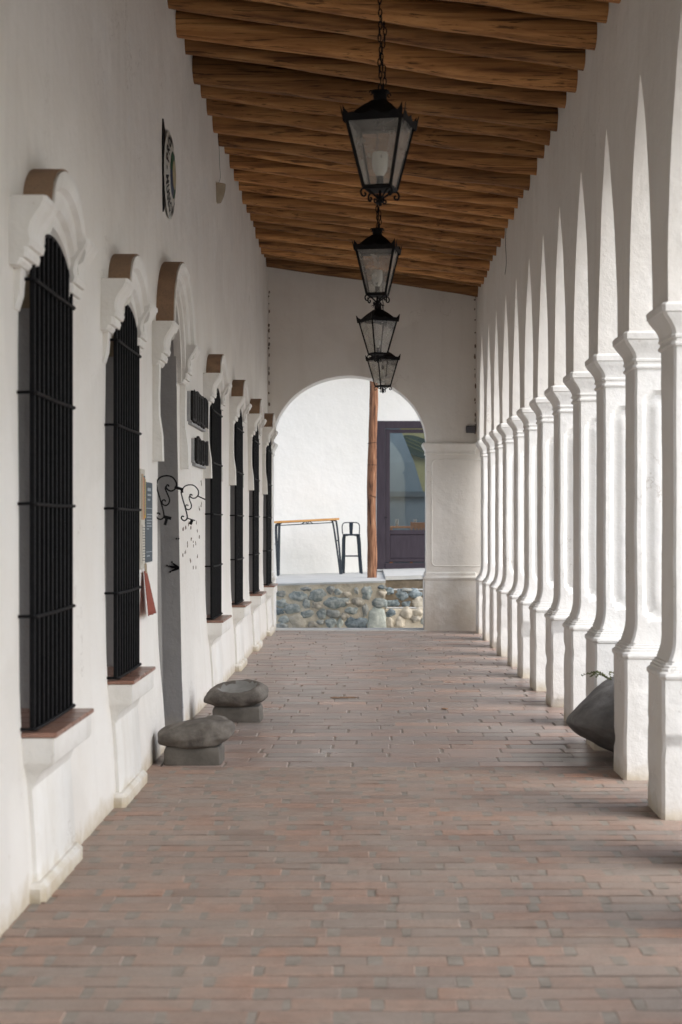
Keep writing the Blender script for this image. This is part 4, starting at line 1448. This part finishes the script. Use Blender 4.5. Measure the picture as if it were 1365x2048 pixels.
# steps
for k, (y0, y1, zt, mt) in enumerate(((YP + 0.02, YP + 0.36, 0.21, 'wall_mortar'), (YP + 0.34, YP + 0.76, 0.47, 'dark_mortar'), (YP + 0.74, YP + 1.2, 0.628, 'dark_mortar'))):
    rr = []
    for x in lin(XS + 0.004, 4.0, 40):
        j = 0.018 * noise.noise(Vector((x * 6, k * 3.3, 0)))
        zz = zt + 0.008 * noise.noise(Vector((x * 3, k * 5.1, 2)))
        rr.append([(x, y0 + j, -0.34), (x, y1, -0.34), (x, y1, zz), (x, y0 + 0.02 + j, zz), (x, y0 + j, zz - 0.02)])
    st_ = mobj('step', loft(rr), mt, plat, smooth=40, world=True)
    if k < 2:
        rr = []
        for x in lin(XS + 0.006, 3.99, 30):
            j = 0.018 * noise.noise(Vector((x * 6, k * 3.3, 0)))
            zz = zt + 0.008 * noise.noise(Vector((x * 3, k * 5.1, 2)))
            rr.append([(x, y0 + 0.012 + j, zz + 0.003), (x, y1 - 0.005, zz + 0.003), (x, y1 - 0.005, zz + 0.012), (x, y0 + 0.012 + j, zz + 0.012)])
        mobj('tread', loft(rr), 'slab', plat, world=True)

STN = [(85, 800, 95, 48, 'grey'), (240, 820, 122, 78, 'blue'), (405, 815, 134, 98, 'blue'), (315, 760, 84, 36, 'grey'), (518, 768, 62, 60, 'grey'), (578, 785, 62, 46, 'blue'), (660, 805, 62, 46, 'cream'), (740, 775, 40, 48, 'grey'),
       (830, 795, 88, 92, 'blue'), (952, 795, 70, 56, 'cream'), (955, 745, 62, 30, 'dark'), (105, 880, 98, 58, 'blue'), (315, 885, 56, 76, 'blue'), (400, 900, 88, 52, 'tan'), (555, 875, 184, 88, 'blue'), (755, 870, 98, 72, 'tan'),
       (935, 880, 104, 82, 'blue'), (62, 945, 96, 56, 'dark'), (200, 930, 132, 78, 'blue'), (700, 945, 104, 58, 'blue'), (815, 940, 52, 84, 'grey'), (320, 975, 104, 72, 'blue'), (445, 970, 74, 84, 'blue'), (545, 970, 108, 58, 'grey'),
       (635, 990, 74, 52, 'tan'), (120, 1020, 84, 56, 'blue'), (240, 1045, 140, 112, 'cream'), (108, 1075, 94, 44, 'grey'), (375, 1068, 100, 60, 'tan'), (432, 1040, 62, 40, 'grey'), (525, 1056, 82, 74, 'blue'), (598, 1056, 46, 84, 'pale'),
       (740, 1050, 174, 98, 'dark'), (910, 1015, 128, 150, 'pale'), (660, 880, 44, 40, 'tan'), (20, 1010, 60, 70, 'grey'), (-10, 860, 70, 60, 'blue'), (-30, 780, 80, 50, 'tan'),
       (1030, 962, 92, 56, 'dark'), (1168, 968, 92, 80, 'cream'), (1272, 955, 96, 60, 'cream'), (1020, 1050, 68, 80, 'cream'), (1110, 1047, 82, 86, 'cream'), (1240, 1012, 82, 54, 'tan'), (1312, 1030, 44, 54, 'blue')]
STN2 = [(1128, 812, 92, 80, 'dark'), (1235, 800, 120, 62, 'dark'), (1268, 875, 98, 86, 'tan'), (1020, 780, 70, 50, 'dark'), (1170, 768, 90, 24, 'grey'), (1050, 880, 110, 60, 'dark'), (1160, 890, 70, 50, 'dark')]
def wall_stone(cx, cy_, sw, sh, kind, Yp, seed, proud=0.022):
    p = at(540 + cx / 4.266, 1000 + cy_ / 4.266, Yp)
    k = 1.24 * Yp / F_PX / 4.266
    pw = 4.5 if kind == 'pale' and sh > 120 else 2.3
    st_ = blob(sw * k / 2, proud + 0.035, sh * k / 2, seed, 0.34, 1.6, pw, 22, 14)
    rot = Euler((0, R(rng.uniform(-9, 9)), 0)).to_matrix().to_4x4()
    o = mobj('cobble', xf(st_, rot), 's_' + kind, plat, smooth=60)
    o.location = (p.x, p.y + 0.028 - YP, p.z + 0.34)
    return o
for i, (a, b_, c, d, k) in enumerate(STN):
    wall_stone(a, b_, c, d, k, YP if a < 985 else YP + 0.02, i * 1.7 + 3)
for i, (a, b_, c, d, k) in enumerate(STN2):
    wall_stone(a, b_, c, d, k, YP + 0.345, i * 2.9 + 60)
# the face goes on to the left and right of what the arch shows
k = 0
for x in lin(-4.2, -1.75, 9):
    for z in (0.48, 0.32, 0.16, 0.0, -0.16):
        o = mobj('cobble', blob(rng.uniform(0.07, 0.13), 0.055, rng.uniform(0.05, 0.075), k + 90, 0.16, 1.3, 2.3, 14, 10), 's_' + rng.choice(['blue', 'grey', 'tan', 'blue', 'dark']), plat, smooth=60)
        o.location = (x + rng.uniform(-0.08, 0.08), 0.028, z + 0.34 + rng.uniform(-0.03, 0.03))
        k += 1

# far white building with the plum coloured door
YF = 29.5
KF = YF / F_PX
far = empty('white_house', (0, YF, 0.6))
tag(far, 'bright white house wall with a plum framed glass door beyond the arch', 'house')
DX0, DX1, DZ0, DZ1 = (755 - 735) * KF, (755 - 735) * KF + 1.30, 0.655, CAM_H + (1046 - 843) * KF
def fwall(x0, x1, z0, z1, nx, nz):
    v, f = [], []
    for i in range(nx + 1):
        for j in range(nz + 1):
            x, z = x0 + (x1 - x0) * i / nx, z0 + (z1 - z0) * j / nz
            v.append((x, YF + 0.012 * noise.noise(Vector((x * 0.9, z * 0.9, 11))), z))
    for i in range(nx):
        for j in range(nz):
            a = i * (nz + 1) + j
            f.append((a, a + nz + 1, a + nz + 2, a + 1))
    return v, f
mobj('wall', join(fwall(-9, DX0, -0.34, 5.4, 60, 34), fwall(DX0, DX1, DZ1, 5.4, 8, 12), fwall(DX1, 9, -0.34, 5.4, 40, 34),
                  ([(DX0, YF, 0.5), (DX0, YF + 0.45, 0.5), (DX0, YF + 0.45, DZ1), (DX0, YF, DZ1)], [(0, 1, 2, 3)]),
                  ([(DX1, YF, 0.5), (DX1, YF + 0.45, 0.5), (DX1, YF + 0.45, DZ1), (DX1, YF, DZ1)], [(0, 1, 2, 3)]),
                  ([(DX0, YF, DZ1), (DX0, YF + 0.45, DZ1), (DX1, YF + 0.45, DZ1), (DX1, YF, DZ1)], [(0, 1, 2, 3)]),
                  ([(-9, YF + 0.45, -0.3), (DX0, YF + 0.45, -0.3), (DX0, YF + 0.45, 5.4), (-9, YF + 0.45, 5.4)], [(0, 1, 2, 3)]),
                  ([(DX1, YF + 0.45, -0.3), (9, YF + 0.45, -0.3), (9, YF + 0.45, 5.4), (DX1, YF + 0.45, 5.4)], [(0, 1, 2, 3)])), 'far_white', far, smooth=60, world=True)
def fb(x0, x1, z0, z1, y0, y1, ch=0.006):
    return box(x0, x1, YF + y0, YF + y1, z0, z1, ch)
def pxx(p): return (p - 735) * KF
def pzz(p): return CAM_H - (p - 1046) * KF
fx0, fx1 = pxx(771), DX1 - 0.15
door = mobj('door', join(fb(DX0 - 0.01, fx0, DZ0, DZ1 + 0.01, -0.03, 0.06), fb(fx1, DX1 + 0.01, DZ0, DZ1 + 0.01, -0.03, 0.06),
                         fb(fx0 - 0.003, fx1 + 0.003, pzz(857), DZ1 + 0.008, -0.028, 0.058), fb(fx0 - 0.003, fx1 + 0.003, DZ0, pzz(1126), -0.045, 0.058)), 'purple', far, world=True)
lx0, lx1 = fx0 + 0.002, fx1 - 0.002
gx0, gx1 = pxx(780.5), lx1 - 0.085
mobj('door_leaf', join(fb(lx0, gx0, pzz(1125), pzz(858), 0.0, 0.05), fb(gx1, lx1, pzz(1125), pzz(858), 0.0, 0.05), fb(gx0 - 0.004, gx1 + 0.004, pzz(866), pzz(858.5), 0.002, 0.048),
                       fb(gx0 - 0.004, gx1 + 0.004, pzz(1069), pzz(1060), 0.002, 0.048), fb(gx0 - 0.004, gx1 + 0.004, pzz(1124), pzz(1117), 0.002, 0.048)), 'purple', door, world=True)
mobj('lower_panel', fb(gx0 - 0.004, gx1 + 0.004, pzz(1117), pzz(1069), 0.014, 0.036, 0.01), 'purple', door, world=True)
mobj('pane', fb(gx0 - 0.002, gx1 + 0.002, pzz(1060), pzz(866), 0.020, 0.026, 0.0), 'door_glass', door, world=True)
mobj('handle', tube([(fx0 + 0.03, YF - 0.03, pzz(1035)), (fx0 + 0.03, YF - 0.06, pzz(1035)), (fx0 - 0.01, YF - 0.065, pzz(1035))], 0.008, 6), 'iron', door, world=True)
mobj('drip_edge', box(DX0 - 0.06, DX0 + 0.30, YF - 0.16, YF - 0.03, 0.648, 0.672, 0.006), 'slab', far, world=True)
# dining room behind the door, left roofless to let sky light in
mobj('roofless_room_wall', box(-1.5, 4.5, 34.2, 34.5, 0.3, 4.8), 'yellow', far, world=True)
mobj('roofless_room_floor', box(-1.5, 4.5, YF + 0.46, 34.2, 0.4, 0.6), 'mortar', far, world=True)
rr = []
for z, l, r_, y in ((0.6, -0.9, 1.36, 32.5), (1.25, -0.9, 1.33, 32.5), (1.30, -0.94, 1.36, 32.45), (2.02, -0.9, 1.16, 32.6), (2.021, -0.95, 1.21, 32.52), (2.12, -0.97, 1.23, 32.50), (2.121, -0.86, 1.10, 32.6), (2.7, -0.75, 0.93, 32.7), (3.4, -0.55, 0.65, 32.9), (4.6, -0.2, 0.28, 33.1)):
    rr.append([(l, y, z), (r_, y, z), (r_, 34.15, z), (l, 34.15, z)])
mobj('chimney_breast', loft(rr), 'blue_grey', far, world=True)
gb = at(838, 894, 34.15)
rr = [[(gb.x + (0.42 * math.cos(a) * 0.95 + 0.10 * math.sin(a)), yv, gb.z - 0.18 * math.cos(a) + 0.17 * math.sin(a)) for a in (2 * math.pi * k / 24 for k in range(24))] for yv in (34.19, 34.12)]
ov = mobj('oval_board', loft(rr), 'green_dark', far, world=True)
mobj('stripe', join(*[xf(box(-0.3, 0.3, 0, 0.008, -0.008, 0.008), Matrix.Translation((gb.x, 34.108, gb.z + dz)) @ Matrix.Rotation(R(24), 4, 'Y')) for dz in (-0.06, 0.02, 0.09)]), 'leaf', ov, world=True)
# chair and table seen through the pane
ch = empty('dining_chair', (1.02, 31.1, 0.6))
tag(ch, 'orange wooden dining chair seen through the glass door', 'chair')
for sx in (-0.19, 0.19):
    mobj('leg', box(sx - 0.02, sx + 0.02, -0.2, -0.16, 0, 0.92, 0.004), 'orange_wood', ch)
    mobj('leg', box(sx - 0.02, sx + 0.02, 0.16, 0.2, 0, 0.44, 0.004), 'orange_wood', ch)
mobj('seat', box(-0.22, 0.22, -0.21, 0.22, 0.44, 0.47, 0.008), 'orange_wood', ch)
mobj('backrest', join(box(-0.17, 0.17, -0.195, -0.165, 0.84, 0.91, 0.006), *[box(x - 0.022, x + 0.022, -0.19, -0.17, 0.47, 0.845, 0.003) for x in (-0.12, -0.06, 0, 0.06, 0.12)]), 'orange_wood', ch)
tb = empty('dining_table', (0.72, 31.9, 0.6))
tag(tb, 'orange wooden dining table seen through the glass door', 'table')
mobj('tabletop', box(-0.30, 0.62, -0.35, 0.35, 0.80, 0.84, 0.006), 'orange_wood', tb)
for sx in (-0.26, 0.58):
    for sy in (-0.3, 0.3):
        mobj('leg', box(sx - 0.025, sx + 0.025, sy - 0.025, sy + 0.025, 0, 0.80, 0.004), 'orange_wood', tb)
for k, (dx, lab) in enumerate(((-0.15, 'left drinking glass on the dining table behind the door'), (0.20, 'right drinking glass on the dining table behind the door'))):
    gl = mobj('drinking_glass', lathe([(0.030, 0.0), (0.036, 0.13), (0.033, 0.13), (0.028, 0.006)], 14), 'lantern_glass', None, loc=(0.72 + dx, 31.72, 1.441))
    tag(gl, lab, 'glass', 'glasses on the dining table')

# ------------------------------------------------------------------ on the platform: bar table, stool, post
def tp_pt(px, py, Y): return at(px, py, Y)
def bar_table():
    Y = 28.75
    L, Rr = at(549, 1043, Y), at(679, 1036.5, Y)
    o = empty('bar_table', (0.5 * (L.x + Rr.x), Y, pz(-1.0)))
    tag(o, 'tall narrow bar table with honey wood top and black tube legs on the platform', 'table')
    dep = 0.42
    v, f = box(0, 1, 0, 1, 0, 1)
    vv = []
    for x, y, z in v:
        p = L.lerp(Rr, x)
        vv.append((p.x, Y - dep / 2 + dep * y, p.z - 0.03 + 0.035 * z))
    mobj('tabletop', (vv, f), 'table_wood', o, world=True)
    def g(px, py, y): 
        p = at(px, py, Y); return Vector((p.x, Y + y, p.z))
    yb, yf = dep / 2 - 0.04, -dep / 2 + 0.04
    for yy in (yf, yb):
        for xa, xb, xc, fx_ in ((557, 552.5, 555.5, 556.5), (560, 559, 556.5, 557.5)):
            pts = spline([g(563, 1045.5, yy), g(xa, 1047.5, yy), g(xb, 1055, yy), g((xb + fx_) / 2, 1105, yy), Vector((g(fx_, 1150, yy).x, Y + yy, pz(-1.6) + 0.003))], 4)
            mobj('leg', tube(pts, 0.015, 6), 'steel_dark', o, world=True)
        for xa, xb, fx_ in ((671, 674, 683.5), (664, 667, 681)):
            pts = spline([g(660, 1040, yy), g(xa, 1041.5, yy), g(xb, 1049, yy), g((xb + fx_) / 2 + 0.6, 1098, yy), Vector((g(fx_, 1146, yy).x, Y + yy, pz(-0.45) + 0.003))], 4)
            mobj('leg', tube(pts, 0.015, 6), 'steel_dark', o, world=True)
        mobj('rail', tube([g(560, 1045.5, yy), g(664, 1040, yy)], 0.012, 6), 'steel_dark', o, world=True)
        mobj('rail', tube([g(556, 1051, yy), g(667, 1045, yy)], 0.009, 6), 'steel_dark', o, world=True)
        mobj('truss', tube([g(604, 1048, yy), g(611, 1043, yy), g(615, 1047, yy), g(619, 1042.5, yy), g(626, 1047, yy)], 0.006, 5), 'steel_dark', o, world=True)
    for px, py in ((555, 1088), (674.5, 1081)):
        mobj('crossbar', tube([g(px, py, yf), g(px, py, yb)], 0.010, 6), 'steel_dark', o, world=True)
        mobj('clip', tube([g(px - 4, py, yf), g(px + 4, py, yf)], 0.009, 6), 'steel_dark', o, world=True)
bar_table()
def bar_stool():
    Y = 28.8
    o = empty('bar_stool', (at(703, 1146, Y).x, Y, pz(-0.28)))
    tag(o, 'black metal bar stool with low hooped back beside the bar table', 'stool')
    def g(px, py, y):
        p = at(px, py, Y); return Vector((p.x, Y + y, p.z))
    zf = pz(-0.28) + 0.003
    for xa, xb, yy in ((687.5, 684.5, -0.17), (719, 724.5, -0.17), (690, 688, 0.17), (715, 721, 0.17)):
        b_ = g(xb, 1146, yy); b_.z = zf
        mid = 0.5 * (g(xa, 1075, yy * 0.7) + b_) 
        t_ = g((xa + 703) / 2, 1070.5, yy * 0.6)
        mobj('leg', tube(spline([t_, g(xa, 1073, yy * 0.75), mid, b_], 5), 0.017, 6), 'steel_dark', o, world=True)
    for y1 in (-0.15, 0.15):
        mobj('footrest', tube([g(686.5, 1112, y1), g(722, 1112, y1)], 0.011, 6), 'steel_dark', o, world=True)
    for px in (686, 721.5):
        mobj('footrest', tube([g(px, 1113, -0.15), g(px, 1113, 0.15)], 0.011, 6), 'steel_dark', o, world=True)
    c = g(703.5, 1069.5, 0)
    mobj('seat', box(c.x - 0.155, c.x + 0.155, Y - 0.16, Y + 0.16, c.z - 0.016, c.z + 0.014, 0.012), 'steel_dark', o, world=True)
    bp = spline([g(685.5, 1068, 0.14), g(684.5, 1056, 0.16), g(685.5, 1049, 0.165), g(690, 1045.5, 0.17), g(703, 1045, 0.18), g(714, 1045.5, 0.17), g(718.5, 1049, 0.165), g(719.5, 1056, 0.16), g(719, 1068, 0.14)], 4)
    mobj('back_hoop', tube(bp, 0.009, 6), 'steel_dark', o, world=True)
    a, b_ = g(702.5, 1046, 0.178), g(702.5, 1069, 0.145)
    mobj('backrest', ([(a.x - 0.036, a.y - 0.004, a.z), (a.x + 0.036, a.y - 0.004, a.z), (b_.x + 0.026, b_.y - 0.004, b_.z), (b_.x - 0.026, b_.y - 0.004, b_.z), (a.x - 0.036, a.y + 0.004, a.z), (a.x + 0.036, a.y + 0.004, a.z), (b_.x + 0.026, b_.y + 0.004, b_.z), (b_.x - 0.026, b_.y + 0.004, b_.z)],
                     [(0, 3, 2, 1), (4, 5, 6, 7), (0, 1, 5, 4), (2, 3, 7, 6), (0, 4, 7, 3), (1, 2, 6, 5)]), 'steel_dark', o, world=True)
bar_stool()
YPO = 26.4
pb_ = at(744, 1157, YPO)
post = empty('veranda_post', (pb_.x, YPO, pz(pb_.x)))
tag(post, 'crooked reddish tree trunk post standing on the platform edge', 'post')
cs = [(744.5, 1160), (745, 1110), (744, 1060), (743.5, 1010), (744, 960), (745, 910), (746, 860), (748, 810), (748.5, 760), (748, 700), (749, 640), (748, 600)]
pp = [at(x, y, YPO) for x, y in cs]
pp[0].z = pz(pb_.x) - 0.01
pp = spline(pp, 5)
rings = []
for i, p in enumerate(pp):
    t = i / (len(pp) - 1)
    r_ = 0.077 - 0.012 * t + 0.006 * noise.noise(Vector((i * 0.35, 1, 1)))
    rings.append([(p.x + r_ * (1 + 0.12 * noise.noise(Vector((math.cos(a) * 2, math.sin(a) * 2, i * 0.12)))) * math.cos(a), p.y + r_ * (1 + 0.12 * noise.noise(Vector((math.cos(a) * 2, math.sin(a) * 2, i * 0.12 + 7)))) * math.sin(a), p.z) for a in (2 * math.pi * k / 14 for k in range(14))])
mobj('trunk', loft(rings), 'post', post, smooth=60, world=True)
def wire_tie(py, x, tilt):
    p = at(x, py, YPO)
    return tube([(p.x + 0.073 * math.cos(a), p.y + 0.073 * math.sin(a), p.z + tilt * math.cos(a)) for a in (2 * math.pi * k / 16 for k in range(17))], 0.004, 5)
for py, x, tl in ((886, 745, 0.01), (930, 744.5, 0.0), (992, 744, -0.025)):
    mobj('wire_tie', wire_tie(py, x, tl), 'iron', post, world=True)
tpz = pp[-1]
mobj('bearer', tube([(tpz.x - 4.5, YPO, tpz.z + 0.05), (tpz.x - 2, YPO, tpz.z + 0.06), (tpz.x, YPO, tpz.z + 0.05), (tpz.x + 3.5, YPO, tpz.z + 0.06)], 0.075, 10), 'post', post, smooth=60, world=True)


# unseen canes over the platform, added to dim the sun on the house wall
for k in range(16):
    yy = YPO - 0.3 + k * 0.21
    mobj('added_shade_cane', tube([(-6, yy, tpz.z + 0.17), (-2, yy + 0.02, tpz.z + 0.18), (2, yy, tpz.z + 0.17), (5, yy, tpz.z + 0.18)], 0.042, 6), 'cane', far, world=True)

for x in (-5.5, -2.6, 0.9, 4.5):  # rafters added to hold the shade canes
    mobj('added_shade_rafter', tube([(x, YPO - 0.35, tpz.z + 0.105), (x, YF + 0.1, tpz.z + 0.105)], 0.035, 8), 'post', far, world=True)
